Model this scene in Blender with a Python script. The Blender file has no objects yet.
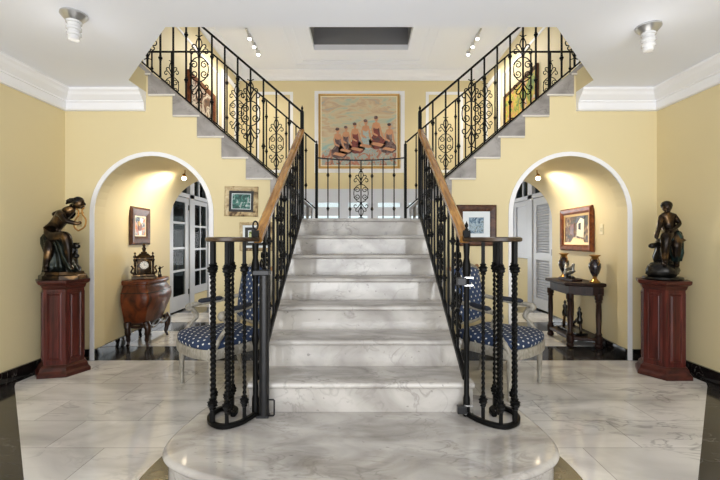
import bpy, bmesh, math, random
from mathutils import Vector, Matrix
random.seed(7)
PI = math.pi
S = bpy.context.scene
COL = S.collection
V = Vector

# ------------------------------------------------------------------ materials
def newmat(name):
    m = bpy.data.materials.new(name); m.use_nodes = True
    nt = m.node_tree
    return m, nt, nt.nodes['Principled BSDF']

def lin(c):
    return tuple(((x/255)/12.92 if x/255 <= .04045 else ((x/255+.055)/1.055)**2.4) for x in c)

def flat(name, rgb, rough=.5, metal=0., spec=.5, coat=0., var=0., vscale=8., bump=0., bscale=60.):
    m, nt, b = newmat(name)
    c = lin(rgb) + (1,)
    b.inputs['Base Color'].default_value = c
    b.inputs['Roughness'].default_value = rough
    b.inputs['Metallic'].default_value = metal
    b.inputs['Specular IOR Level'].default_value = spec
    if coat: b.inputs['Coat Weight'].default_value = coat; b.inputs['Coat Roughness'].default_value = .12
    if var or bump:
        g = nt.nodes.new('ShaderNodeTexCoord')
        n = nt.nodes.new('ShaderNodeTexNoise'); n.inputs['Scale'].default_value = vscale; n.inputs['Detail'].default_value = 4
        nt.links.new(g.outputs['Object'], n.inputs['Vector'])
        if var:
            r = nt.nodes.new('ShaderNodeMix'); r.data_type = 'RGBA'
            r.inputs[6].default_value = tuple(x*(1-var) for x in c[:3])+(1,)
            r.inputs[7].default_value = tuple(min(1, x*(1+var)) for x in c[:3])+(1,)
            nt.links.new(n.outputs['Fac'], r.inputs[0]); nt.links.new(r.outputs[2], b.inputs['Base Color'])
        if bump:
            n2 = nt.nodes.new('ShaderNodeTexNoise'); n2.inputs['Scale'].default_value = bscale
            nt.links.new(g.outputs['Object'], n2.inputs['Vector'])
            bp = nt.nodes.new('ShaderNodeBump'); bp.inputs['Strength'].default_value = bump; bp.inputs['Distance'].default_value = .01
            nt.links.new(n2.outputs['Fac'], bp.inputs['Height']); nt.links.new(bp.outputs['Normal'], b.inputs['Normal'])
    return m

def ramp(nt, stops):
    r = nt.nodes.new('ShaderNodeValToRGB')
    e = r.color_ramp.elements
    while len(e) < len(stops): e.new(.5)
    for el, (p, c) in zip(e, stops):
        el.position = p; el.color = lin(c)+(1,)
    return r

def marble(name, base, cloud, vein, rough=.12, tiles=False, vs=2.2, veinw=.035, rot=.6, spots=False, vstr=.75, grout=(150,146,140)):
    m, nt, b = newmat(name)
    L = nt.links.new
    g = nt.nodes.new('ShaderNodeNewGeometry')
    mp = nt.nodes.new('ShaderNodeMapping'); mp.inputs['Rotation'].default_value = (.3, .2, rot); mp.inputs['Scale'].default_value = (1, 2.2, 1.3)
    L(g.outputs['Position'], mp.inputs['Vector'])
    n1 = nt.nodes.new('ShaderNodeTexNoise'); n1.inputs['Scale'].default_value = vs*.8; n1.inputs['Detail'].default_value = 6; n1.inputs['Distortion'].default_value = .6
    L(mp.outputs[0], n1.inputs['Vector'])
    r1 = ramp(nt, [(.32, cloud), (.62, base)]); L(n1.outputs['Fac'], r1.inputs[0])
    n2 = nt.nodes.new('ShaderNodeTexNoise'); n2.inputs['Scale'].default_value = vs*1.5; n2.inputs['Detail'].default_value = 8; n2.inputs['Distortion'].default_value = 1.2
    L(mp.outputs[0], n2.inputs['Vector'])
    a = nt.nodes.new('ShaderNodeMath'); a.operation = 'SUBTRACT'; a.inputs[1].default_value = .5; L(n2.outputs['Fac'], a.inputs[0])
    ab = nt.nodes.new('ShaderNodeMath'); ab.operation = 'ABSOLUTE'; L(a.outputs[0], ab.inputs[0])
    mr = nt.nodes.new('ShaderNodeMapRange'); mr.inputs[1].default_value = 0; mr.inputs[2].default_value = veinw; mr.inputs[3].default_value = vstr; mr.inputs[4].default_value = 0
    L(ab.outputs[0], mr.inputs[0])
    n3 = nt.nodes.new('ShaderNodeTexNoise'); n3.inputs['Scale'].default_value = vs*1.1; L(g.outputs['Position'], n3.inputs['Vector'])
    mr3 = nt.nodes.new('ShaderNodeMapRange'); mr3.inputs[1].default_value = .45; mr3.inputs[2].default_value = .65; L(n3.outputs['Fac'], mr3.inputs[0])
    mu = nt.nodes.new('ShaderNodeMath'); mu.operation = 'MULTIPLY'; L(mr.outputs[0], mu.inputs[0]); L(mr3.outputs[0], mu.inputs[1])
    mx = nt.nodes.new('ShaderNodeMix'); mx.data_type = 'RGBA'; L(mu.outputs[0], mx.inputs[0]); L(r1.outputs[0], mx.inputs[6]); mx.inputs[7].default_value = lin(vein)+(1,)
    out = mx.outputs[2]
    if spots:
        ns = nt.nodes.new('ShaderNodeTexNoise'); ns.inputs['Scale'].default_value = 26; ns.inputs['Detail'].default_value = 2
        L(mp.outputs[0], ns.inputs['Vector'])
        ms = nt.nodes.new('ShaderNodeMapRange'); ms.inputs[1].default_value = .69; ms.inputs[2].default_value = .76; ms.inputs[4].default_value = .6; L(ns.outputs['Fac'], ms.inputs[0])
        m3 = nt.nodes.new('ShaderNodeMix'); m3.data_type = 'RGBA'; L(ms.outputs[0], m3.inputs[0]); L(out, m3.inputs[6]); m3.inputs[7].default_value = lin((105,102,100))+(1,)
        out = m3.outputs[2]
    if tiles:
        mp2 = nt.nodes.new('ShaderNodeMapping'); mp2.inputs['Location'].default_value = (.1, -2.31, 0); L(g.outputs['Position'], mp2.inputs['Vector'])
        br = nt.nodes.new('ShaderNodeTexBrick'); br.inputs['Scale'].default_value = 1; br.inputs['Brick Width'].default_value = .69; br.inputs['Row Height'].default_value = .345
        br.inputs['Mortar Size'].default_value = .0022; br.inputs['Mortar Smooth'].default_value = 0
        br.inputs['Color1'].default_value = (1,1,1,1); br.inputs['Color2'].default_value = (.86,.855,.85,1); br.inputs['Mortar'].default_value = (.5,.49,.48,1)
        L(mp2.outputs[0], br.inputs['Vector'])
        m2 = nt.nodes.new('ShaderNodeMix'); m2.data_type = 'RGBA'; m2.blend_type = 'MULTIPLY'; m2.inputs[0].default_value = 1
        L(out, m2.inputs[6]); L(br.outputs['Color'], m2.inputs[7]); out = m2.outputs[2]
    L(out, b.inputs['Base Color'])
    b.inputs['Roughness'].default_value = rough
    return m

def wood(name, dark, light, rough=.3, scale=6, stretch=(6,6,.7), coat=.3):
    m, nt, b = newmat(name); L = nt.links.new
    g = nt.nodes.new('ShaderNodeTexCoord'); mp = nt.nodes.new('ShaderNodeMapping'); mp.inputs['Scale'].default_value = stretch
    L(g.outputs['Object'], mp.inputs['Vector'])
    n = nt.nodes.new('ShaderNodeTexNoise'); n.inputs['Scale'].default_value = scale; n.inputs['Detail'].default_value = 6; n.inputs['Distortion'].default_value = .8
    L(mp.outputs[0], n.inputs['Vector'])
    r = ramp(nt, [(.3, dark), (.7, light)]); L(n.outputs['Fac'], r.inputs[0]); L(r.outputs[0], b.inputs['Base Color'])
    b.inputs['Specular IOR Level'].default_value = .3
    b.inputs['Roughness'].default_value = rough; b.inputs['Coat Weight'].default_value = coat; b.inputs['Coat Roughness'].default_value = .15
    return m

def bronze(name, dark, mid, hi, scale=9):
    m, nt, b = newmat(name); L = nt.links.new
    g = nt.nodes.new('ShaderNodeTexCoord')
    n = nt.nodes.new('ShaderNodeTexNoise'); n.inputs['Scale'].default_value = scale; n.inputs['Detail'].default_value = 5
    L(g.outputs['Object'], n.inputs['Vector'])
    r = ramp(nt, [(.35, dark), (.55, mid), (.72, hi)]); L(n.outputs['Fac'], r.inputs[0]); L(r.outputs[0], b.inputs['Base Color'])
    b.inputs['Metallic'].default_value = .75; b.inputs['Roughness'].default_value = .27
    return m

def dots(name, base=(40,62,98), dot=(226,226,220), pitch=.074):
    """navy cloth with staggered woven dots laid out along the cloth itself (mesh attribute "cloth")"""
    m, nt, b = newmat(name); L = nt.links.new
    g = nt.nodes.new('ShaderNodeAttribute'); g.attribute_name = 'cloth'; sp = nt.nodes.new('ShaderNodeSeparateXYZ'); L(g.outputs['Vector'], sp.inputs[0])
    def M(op, a, c):
        n = nt.nodes.new('ShaderNodeMath'); n.operation = op
        for i, x in enumerate((a, c)):
            if x is None: continue
            if isinstance(x, (int, float)): n.inputs[i].default_value = x
            else: L(x, n.inputs[i])
        return n.outputs[0]
    u, v = sp.outputs[0], sp.outputs[1]
    a = M('DIVIDE', M('ADD', u, v), pitch); c = M('DIVIDE', M('SUBTRACT', u, v), pitch)
    fa = M('SUBTRACT', M('FRACT', M('ADD', a, 50), None), .5); fc = M('SUBTRACT', M('FRACT', M('ADD', c, 50), None), .5)
    d2 = M('ADD', M('MULTIPLY', fa, fa), M('MULTIPLY', fc, fc))
    k = M('LESS_THAN', d2, .03)
    mx = nt.nodes.new('ShaderNodeMix'); mx.data_type = 'RGBA'; L(k, mx.inputs[0])
    mx.inputs[6].default_value = lin(base)+(1,); mx.inputs[7].default_value = lin(dot)+(1,)
    L(mx.outputs[2], b.inputs['Base Color']); b.inputs['Roughness'].default_value = .75
    return m
def clothmap(o, fn):
    at = o.data.attributes.new('cloth', 'FLOAT_VECTOR', 'POINT')
    for i, v in enumerate(o.data.vertices): at.data[i].vector = fn(v.co)

def glassmat(name, tint=(235,240,240), refl=.12):
    m = bpy.data.materials.new(name); m.use_nodes = True; nt = m.node_tree; nt.nodes.clear(); L = nt.links.new
    o = nt.nodes.new('ShaderNodeOutputMaterial'); t = nt.nodes.new('ShaderNodeBsdfTransparent'); t.inputs[0].default_value = lin(tint)+(1,)
    g = nt.nodes.new('ShaderNodeBsdfGlossy'); g.inputs['Roughness'].default_value = .03
    x = nt.nodes.new('ShaderNodeMixShader'); x.inputs[0].default_value = refl
    L(t.outputs[0], x.inputs[1]); L(g.outputs[0], x.inputs[2]); L(x.outputs[0], o.inputs[0])
    return m

def glow(name, rgb, strength):
    m, nt, b = newmat(name)
    b.inputs['Base Color'].default_value = lin(rgb)+(1,)
    b.inputs['Emission Color'].default_value = lin(rgb)+(1,); b.inputs['Emission Strength'].default_value = strength
    return m

def painting(name, stops, scale=3.5, distort=1.5, stretch=(1,1,1), detail=5):
    m, nt, b = newmat(name); L = nt.links.new
    g = nt.nodes.new('ShaderNodeTexCoord'); mp = nt.nodes.new('ShaderNodeMapping'); mp.inputs['Scale'].default_value = stretch
    L(g.outputs['Object'], mp.inputs['Vector'])
    n = nt.nodes.new('ShaderNodeTexNoise'); n.inputs['Scale'].default_value = scale; n.inputs['Detail'].default_value = detail; n.inputs['Distortion'].default_value = distort
    L(mp.outputs[0], n.inputs['Vector'])
    r = ramp(nt, stops); L(n.outputs['Fac'], r.inputs[0]); L(r.outputs[0], b.inputs['Base Color'])
    b.inputs['Roughness'].default_value = .5
    return m

M = {}
M['wall'] = flat('yellow_paint', (223,208,166), .55, spec=.25, var=.02, vscale=1.5)
M['white'] = flat('white_paint', (240,240,243), .5, spec=.3)
M['ceil'] = flat('ceiling_paint', (238,241,250), .55, spec=.25)
M['joinery'] = flat('white_joinery', (200,203,211), .4)
M['louver'] = flat('grey_louver_paint', (205,208,216), .45)
M['floor'] = marble('white_floor_marble', (228,225,221), (182,178,174), (146,144,142), .06, tiles=True, vs=1.6)
M['stair'] = marble('stair_marble', (190,186,181), (146,141,136), (112,107,102), .07, vs=3.4, rot=.9, spots=True, veinw=.045, vstr=.45)
M['curb'] = marble('curb_marble', (160,155,151), (124,119,116), (104,100,98), .25, vs=5)
M['edge'] = flat('pale_tread_edge', (214,208,200), .3)
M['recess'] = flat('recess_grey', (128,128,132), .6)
M['black'] = marble('black_marble', (26,24,24), (16,15,15), (150,140,130), .07, vs=2.0, veinw=.008)
M['dado'] = marble('dark_border_marble', (60,57,55), (44,42,40), (150,144,136), .1, vs=2.4, veinw=.008)
M['iron'] = flat('wrought_iron', (9,9,9), .42, metal=0, spec=.13, var=.15, vscale=30)
M['steel'] = flat('dark_gate_steel', (34,34,36), .35, metal=.4)
M['clamp'] = flat('bright_clamp_steel', (190,190,190), .25, metal=.9)
M['rail'] = wood('handrail_oak', (128,86,40), (190,140,72), .2, 5, (8,1,1), .6)
M['cap'] = wood('volute_wood', (34,26,21), (72,54,40), .3, 5, (3,3,8))
M['mahog'] = wood('mahogany', (46,17,15), (96,42,35), .34, 5, (7,7,.6), .12)
M['mahog_d'] = wood('mahogany_moulding', (44,18,15), (82,38,30), .36, 5, (2,2,6), .1)
M['walnut'] = wood('burl_walnut', (46,19,9), (116,56,26), .36, 7, (1.5,1.5,1), .12)
M['walnut_d'] = wood('dark_walnut', (24,13,8), (54,29,17), .36, 7, (2,2,1), .5)
M['oakdark'] = wood('dark_console_wood', (22,11,8), (52,28,20), .5, 6, (6,6,.8), .05)
M['bronze'] = bronze('bronze_brown', (18,14,12), (48,37,28), (132,102,66))
M['bronze_g'] = bronze('bronze_drapery', (18,20,19), (40,46,42), (70,72,62), 12)
M['bronze_p'] = bronze('bronze_patina', (22,34,34), (44,68,70), (82,104,98), 12)
M['bronze_k'] = bronze('bronze_black', (22,21,20), (44,42,40), (96,92,86), 14)
M['gilt'] = flat('gilt', (168,124,64), .3, metal=.8, var=.2, vscale=40)
M['giltdark'] = bronze('gilt_bronze_clock', (26,19,13), (58,44,28), (140,108,68), 30)
M['dial'] = flat('enamel_dial', (236,232,220), .3)
M['ink'] = flat('black_ink', (22,22,24), .5)
M['framewood'] = wood('chair_frame_wood', (126,121,110), (172,167,156), .4, 8, (4,4,2), .1)
M['chairbrown'] = wood('bare_chair_wood', (120,84,50), (160,118,76), .4, 8, (4,4,2), .1)
M['seatcloth'] = dots('navy_dotted_seat', (34,52,84))
M['backcloth'] = dots('navy_dotted_back', (46,66,102))
M['padcloth'] = flat('arm_pad_cloth', (30,36,50), .7)
M['porcelain'] = flat('dark_porcelain', (34,30,40), .12, coat=.5, var=.3, vscale=40)
M['silver'] = flat('silvered_bronze', (150,150,146), .3, metal=.8, var=.3, vscale=30)
M['pane'] = glassmat('window_glass', (200,206,206), .02)
M['bulb'] = glow('lit_bulb', (255,238,205), 14)
M['bulbw'] = glow('lit_white_bulb', (255,252,246), 18)
M['nickel'] = flat('brushed_nickel', (196,196,196), .28, metal=.9)
M['frost'] = flat('frosted_glass', (205,205,206), .2, spec=.6)
M['bookcase'] = flat('bookcase_paint', (96,98,104), .5)
M['hinge'] = flat('black_hinge', (18,18,18), .4)
M['switch'] = flat('ivory_plastic', (226,212,168), .4)
M['mat'] = flat('mount_board', (226,232,236), .6)
M['creamframe'] = painting('distressed_cream_frame', [(.3,(84,62,40)),(.46,(176,152,112)),(.7,(214,198,160))], 16, 1, (1,1,1))
M['brownframe'] = wood('brown_frame', (50,28,18), (98,62,42), .36, 6, (3,3,3), .1)
M['redframe'] = wood('red_brown_frame', (76,36,16), (136,74,38), .36, 6, (3,3,3), .1)
M['goldframe'] = flat('gold_frame', (188,150,88), .35, metal=.6, var=.15, vscale=20)
M['liner'] = flat('cream_liner', (236,226,198), .5)
M['p_back'] = painting('painted_beach', [(.28,(150,180,176)),(.4,(186,188,164)),(.5,(206,190,156)),(.6,(196,168,138)),(.72,(160,168,160))], 1.9, 1.6, (1,1,2.8))
M['p_left'] = painting('painted_still_life', [(.3,(24,34,54)),(.42,(36,66,92)),(.5,(190,196,200)),(.58,(196,96,40)),(.68,(226,196,120))], 9, 1.2)
M['p_right'] = painting('painted_village', [(.3,(26,32,24)),(.42,(70,66,44)),(.52,(110,66,38)),(.6,(150,128,80)),(.72,(200,194,180))], 9, 1.4)
M['p_green'] = painting('painted_marsh', [(.3,(14,24,28)),(.45,(24,84,76)),(.55,(60,120,108)),(.64,(200,206,208)),(.72,(40,60,60))], 22, 1.2)
M['p_low'] = painting('painted_meadow', [(.3,(26,40,60)),(.45,(110,130,60)),(.55,(190,196,90)),(.66,(210,220,226))], 16, 1.2)
M['p_print'] = painting('painted_street', [(.3,(24,44,70)),(.42,(86,116,140)),(.52,(170,190,204)),(.62,(70,86,88)),(.7,(206,216,222))], 18, 1.4)
M['p_garden'] = painting('painted_garden', [(.3,(44,92,70)),(.42,(130,150,60)),(.5,(214,190,80)),(.58,(196,110,70)),(.68,(206,216,196))], 5, 1.4)
M['p_horse'] = painting('painted_portrait', [(.32,(60,34,24)),(.45,(120,80,54)),(.52,(226,216,196)),(.62,(90,62,44)),(.7,(40,28,22))], 4, 1.5)
M['skin1'] = flat('paint_skin', (206,150,112), .6, var=.2, vscale=14)
M['dress1'] = painting('paint_dark_dress', [(.35,(58,46,52)),(.5,(104,72,66)),(.65,(136,120,118))], 8)
M['dress2'] = painting('paint_red_dress', [(.35,(92,40,36)),(.5,(140,62,52)),(.65,(84,60,58))], 8)
M['dress3'] = painting('paint_blue_dress', [(.35,(120,140,150)),(.5,(170,190,190)),(.65,(190,170,140))], 8)
M['rocks'] = painting('paint_rocks', [(.32,(112,104,96)),(.43,(190,120,92)),(.5,(170,176,164)),(.58,(140,160,156)),(.68,(214,186,160))], 6)
for i, c in enumerate([(92,34,28),(58,30,26),(36,40,44),(120,96,76),(44,30,34),(70,74,66)]):
    M['book%d' % i] = flat('book_cloth_%d' % i, c, .6)

# ------------------------------------------------------------------ mesh builder
class MB:
    def __init__(self): self.bm = bmesh.new(); self.mi = 0
    def _f(self, vs):
        try:
            f = self.bm.faces.new(vs); f.material_index = self.mi; return f
        except ValueError: return None
    def box(self, x0, x1, y0, y1, z0, z1, bev=0, rot=None, c=None):
        b = bmesh.new()
        vs = [b.verts.new((x, y, z)) for x in (x0, x1) for y in (y0, y1) for z in (z0, z1)]
        for q in ((0,1,3,2),(4,6,7,5),(0,4,5,1),(2,3,7,6),(0,2,6,4),(1,5,7,3)): b.faces.new([vs[i] for i in q])
        bmesh.ops.recalc_face_normals(b, faces=b.faces)
        if bev: bmesh.ops.bevel(b, geom=list(b.edges), offset=bev, segments=2, profile=.5, affect='EDGES')
        if rot is not None:
            bmesh.ops.transform(b, matrix=Matrix.Translation(c) @ rot @ Matrix.Translation(-V(c)), verts=b.verts)
        self.merge(b); return self
    def merge(self, b):
        mp = {}
        for v in b.verts: mp[v] = self.bm.verts.new(v.co)
        for f in b.faces: self._f([mp[v] for v in f.verts])
        b.free()
    def prism(self, poly, axis, a0, a1):
        """poly of 2-D points extruded along axis: x -> (y,z), y -> (x,z), z -> (x,y)"""
        def P(p, a):
            return (a, p[0], p[1]) if axis == 'x' else (p[0], a, p[1]) if axis == 'y' else (p[0], p[1], a)
        A = [self.bm.verts.new(P(p, a0)) for p in poly]; B = [self.bm.verts.new(P(p, a1)) for p in poly]
        n = len(poly); fs = [self._f(A), self._f(list(reversed(B)))]
        for i in range(n): fs.append(self._f([A[i], B[i], B[(i+1) % n], A[(i+1) % n]]))
        bmesh.ops.recalc_face_normals(self.bm, faces=[f for f in fs if f]); return self
    def ring(self, outer, inner, axis, a0, a1):
        """closed band between two polygons of the same count"""
        def P(p, a):
            return (a, p[0], p[1]) if axis == 'x' else (p[0], a, p[1]) if axis == 'y' else (p[0], p[1], a)
        n = len(outer)
        L = [[self.bm.verts.new(P(p, a)) for p in pl] for pl, a in ((outer, a0), (outer, a1), (inner, a1), (inner, a0))]
        fs = []
        for k in range(4):
            for i in range(n):
                j = (i+1) % n
                fs.append(self._f([L[k][i], L[k][j], L[(k+1) % 4][j], L[(k+1) % 4][i]]))
        bmesh.ops.recalc_face_normals(self.bm, faces=[f for f in fs if f]); return self
    def loft(self, rings, closed=True, caps=True):
        R = [[self.bm.verts.new(p) for p in r] for r in rings]; fs = []
        n = len(R[0])
        for a, b in zip(R, R[1:]):
            for i in range(n if closed else n-1):
                j = (i+1) % n; fs.append(self._f([a[i], a[j], b[j], b[i]]))
        if caps and closed:
            fs.append(self._f(list(reversed(R[0])))); fs.append(self._f(R[-1]))
        bmesh.ops.recalc_face_normals(self.bm, faces=[f for f in fs if f]); return self
    def lathe(self, prof, c=(0,0,0), seg=16, axis='z', ridge=0, nr=0):
        rings = []
        for r, z in prof:
            ring = []
            for i in range(seg):
                a = 2*PI*i/seg; rr = max(r, 1e-4)*(1+ridge*math.cos(nr*a))
                p = (rr*math.cos(a), rr*math.sin(a), z)
                if axis == 'y': p = (p[0], p[2], p[1])
                if axis == 'x': p = (p[2], p[0], p[1])
                ring.append((p[0]+c[0], p[1]+c[1], p[2]+c[2]))
            rings.append(ring)
        return self.loft(rings)
    def ball(self, c, r, seg=12, sc=(1,1,1)):
        prof = [(math.sin(PI*i/8), -math.cos(PI*i/8)) for i in range(9)]
        rings = []
        for pr, pz in prof:
            rings.append([(c[0]+max(pr,1e-3)*r*sc[0]*math.cos(2*PI*k/seg), c[1]+max(pr,1e-3)*r*sc[1]*math.sin(2*PI*k/seg), c[2]+pz*r*sc[2]) for k in range(seg)])
        return self.loft(rings)
    def tube(self, pts, r, seg=6, closed=False, flat=None, twist=0):
        """sweep; r number or list; flat=(w,h): rectangular section, w horizontal"""
        pts = [V(p) for p in pts]; n = len(pts)
        rings = []; prev = None
        for i, p in enumerate(pts):
            if closed: t = pts[(i+1) % n]-pts[i-1]
            else: t = pts[min(i+1, n-1)]-pts[max(i-1, 0)]
            if t.length < 1e-9: t = V((0,0,1))
            t.normalize()
            if prev is None:
                up = V((0,0,1)) if abs(t.z) < .95 else V((0,1,0))
                nx = t.cross(up).normalized()
            else:
                nx = (prev - t*prev.dot(t))
                nx = nx.normalized() if nx.length > 1e-6 else t.orthogonal().normalized()
            if flat and abs(t.z) < .98: nx = t.cross(V((0,0,1))).normalized()
            prev = nx; ny = nx.cross(t).normalized()
            if flat:
                w, h = flat
                ring = [p+nx*w*a+ny*h*b for a, b in ((-.5,-.3),(-.3,-.5),(.3,-.5),(.5,-.3),(.5,.3),(.3,.5),(-.3,.5),(-.5,.3))]
            else:
                rr = r[i] if isinstance(r, (list, tuple)) else r
                ring = [p+(nx*math.cos(2*PI*k/seg+twist*i)+ny*math.sin(2*PI*k/seg+twist*i))*rr for k in range(seg)]
            rings.append(ring)
        if closed: rings.append(rings[0])
        return self.loft(rings, caps=not closed)
    def twistbar(self, x, y, z0, z1, r, turns, seg=6):
        n = max(8, int(abs(turns)*12)); rings = []
        for i in range(n+1):
            z = z0+(z1-z0)*i/n; a = turns*2*PI*i/n
            rings.append([(x+r*(1+.26*math.cos(2*(2*PI*k/10)))*math.cos(2*PI*k/10+a), y+r*(1+.26*math.cos(2*(2*PI*k/10)))*math.sin(2*PI*k/10+a), z) for k in range(10)])
        return self.loft(rings)
    def build(self, name, mats, parent=None, smooth=False, world=False, angle=None):
        me = bpy.data.meshes.new(name)
        bmesh.ops.remove_doubles(self.bm, verts=self.bm.verts, dist=1e-6)
        bmesh.ops.recalc_face_normals(self.bm, faces=self.bm.faces)
        if world and parent is not None:
            off = V(parent.location)
            q = parent.parent
            while q is not None: off += V(q.location); q = q.parent
            bmesh.ops.translate(self.bm, verts=self.bm.verts, vec=-off)
        self.bm.to_mesh(me); self.bm.free()
        for m in (mats if isinstance(mats, (list, tuple)) else [mats]): me.materials.append(M[m] if isinstance(m, str) else m)
        if smooth:
            me.polygons.foreach_set('use_smooth', [True]*len(me.polygons))
            if angle: me.set_sharp_from_angle(angle=math.radians(angle))
        o = bpy.data.objects.new(name, me); COL.objects.link(o)
        if parent is not None: o.parent = parent
        return o

def thing(name, label, cat, loc=(0,0,0), rz=0, group=None):
    o = bpy.data.objects.new(name, None); COL.objects.link(o); o.empty_display_size = .1
    o.location = loc; o.rotation_euler = (0,0,rz); tag(o, label, cat, group); return o
def tag(o, label, cat, group=None):
    o['label'] = label; o['category'] = cat
    if group: o['group'] = group
    return o
def struct(name, mb, mats, smooth=False, angle=30):
    o = mb.build(name, mats, None, smooth, angle=angle); o['kind'] = 'structure'; return o
def inst(src, parent, loc, rz=0, sz=1, name=None):
    """copy of a part (and its sub-parts) with shared mesh, placed at a world point"""
    o = src.copy(); COL.objects.link(o); o.parent = parent
    o.location = V(loc)-V(parent.location); o.rotation_euler = (0,0,rz); o.scale = (1,1,sz)
    for ch in src.children:
        c = ch.copy(); COL.objects.link(c); c.parent = o
    return o
def crom(pts, n=8, closed=False):
    pts = [V(p) for p in pts]; out = []; N = len(pts)
    rng = range(N) if closed else range(N-1)
    for i in rng:
        p1, p2 = pts[i], pts[(i+1) % N]
        p0 = pts[i-1] if (closed or i > 0) else p1*2-p2
        p3 = pts[(i+2) % N] if (closed or i+2 < N) else p2*2-p1
        for k in range(n):
            t = k/n
            out.append(.5*((2*p1)+(p2-p0)*t+(2*p0-5*p1+4*p2-p3)*t*t+(3*p1-p0-3*p2+p3)*t**3))
    if not closed: out.append(pts[-1])
    return out
def skin(joints, edges, levels=2):
    """one continuous surface grown over a skeleton -> mesh"""
    names = list(joints); me = bpy.data.meshes.new('sk')
    me.from_pydata([joints[n][0] for n in names], [(names.index(a), names.index(b)) for a, b in edges], [])
    o = bpy.data.objects.new('sk', me); COL.objects.link(o)
    o.modifiers.new('s', 'SKIN')
    for i, n in enumerate(names):
        r = joints[n][1]; me.skin_vertices[0].data[i].radius = (r, r)
    me.skin_vertices[0].data[0].use_root = True
    o.modifiers.new('u', 'SUBSURF').levels = levels
    dg = bpy.context.evaluated_depsgraph_get(); dg.update()
    m2 = bpy.data.meshes.new_from_object(o.evaluated_get(dg))
    bpy.data.objects.remove(o); return m2
def meshobj(name, me, mat, parent):
    me.materials.clear(); me.materials.append(M[mat])
    me.polygons.foreach_set('use_smooth', [True]*len(me.polygons))
    o = bpy.data.objects.new(name, me); COL.objects.link(o); o.parent = parent; me.name = name; return o

# ------------------------------------------------------------------ key dimensions
YW = 4.0            # arch wall
WX = 2.96           # foyer side walls
ZC = 2.68           # foyer ceiling
LZ = 1.42           # landing
HX = 3.05           # stair hall side walls
YB = 10.0           # stair hall back wall
T = .29             # central tread
R = (LZ-.197)/7     # central riser
D7 = 4.05
PT = .197           # platform top
SX0, ST, SR0, SR = .66, .2435, .185, .2085   # side flights
NS = 8
def s_riser(k): return SX0+ST*k
def s_z(k): return LZ+SR0+SR*k

# ------------------------------------------------------------------ floor
def mir(pts): return [(-x, y) for x, y in reversed(pts)]
base_half = [(0,1.53),(.3,1.56),(.56,1.66),(.78,1.75),(.92,1.86),(.97,2.0),(.965,2.2),(.93,2.42),(.8,2.58),(.615,2.64)]
half = [tuple(p[:2]) for p in crom([(x,y,0) for x,y in base_half], 6)]
plat = half + mir(half)[:-1]
def offset(poly, d):
    out = []; n = len(poly)
    for i in range(n):
        a, b = V(poly[i-1]), V(poly[(i+1) % n]); t = (b-a).normalized(); out.append((poly[i][0]+t.y*d, poly[i][1]-t.x*d))
    return out
b = MB()
b.mi = 0; b.box(-WX-.1, WX+.1, -1.6, YW+.3, -.12, -.003)
b.mi = 0; b.box(-4.6, 4.6, YW+.3, YB+.3, -.12, -.003)
b.mi = 1
b.prism([(-.9,-1.6+.6),(.9,-1.0),(1.685,2.0-.0),(2.84,3.28),(2.90,3.36),(2.90,YW-.015),(-2.90,YW-.015),(-2.90,3.36),(-2.84,3.28),(-1.685,2.0)], 'z', -.003, 0)
for y0, y1 in ((4.53,5.27),(5.85,6.6),(7.2,8.2)):
    b.box(-HX+.02, HX-.02, y0, y1, -.003, 0) if y0 > 5.8 else b.box(-2.79, 2.79, y0, y1, -.003, 0)
b.mi = 0; b.ring(offset(plat, .14), offset(plat, -.05), 'z', .0, .0015)
struct('floor', b, ['dado','floor'])

# ------------------------------------------------------------------ walls
AC, AR, ASP = 2.09, .575, 1.465     # arch centre, inner radius, spring height
def arch(cx, r, z0=0, n=24, sp=ASP):
    return [(cx-r, z0)]+[(cx-r*math.cos(PI*i/n), sp+r*math.sin(PI*i/n)) for i in range(n+1)]+[(cx+r, z0)]
def front_wall_half(s):
    b = MB()
    top = [(.658, LZ-.02), (SX0, LZ-.02)]
    for k in range(NS): top += [(s_riser(k), s_z(k)), (s_riser(k+1), s_z(k))]
    top[-1] = (WX+.12, s_z(NS-1))
    a = arch(AC, AR)
    poly = [(.658,0)] + a + [(WX+.12, 0)] + list(reversed(top))
    poly = [(s*x, z) for x, z in poly]
    b.prism(poly, 'y', YW, YW+.16)
    return b
WA = math.atan(.12/1.7)
def wx(y): return 2.68+.12*(y-4.16)/1.7
struct('wall_back_left', front_wall_half(-1), 'wall'); struct('wall_back_right', front_wall_half(1), 'wall')
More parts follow.
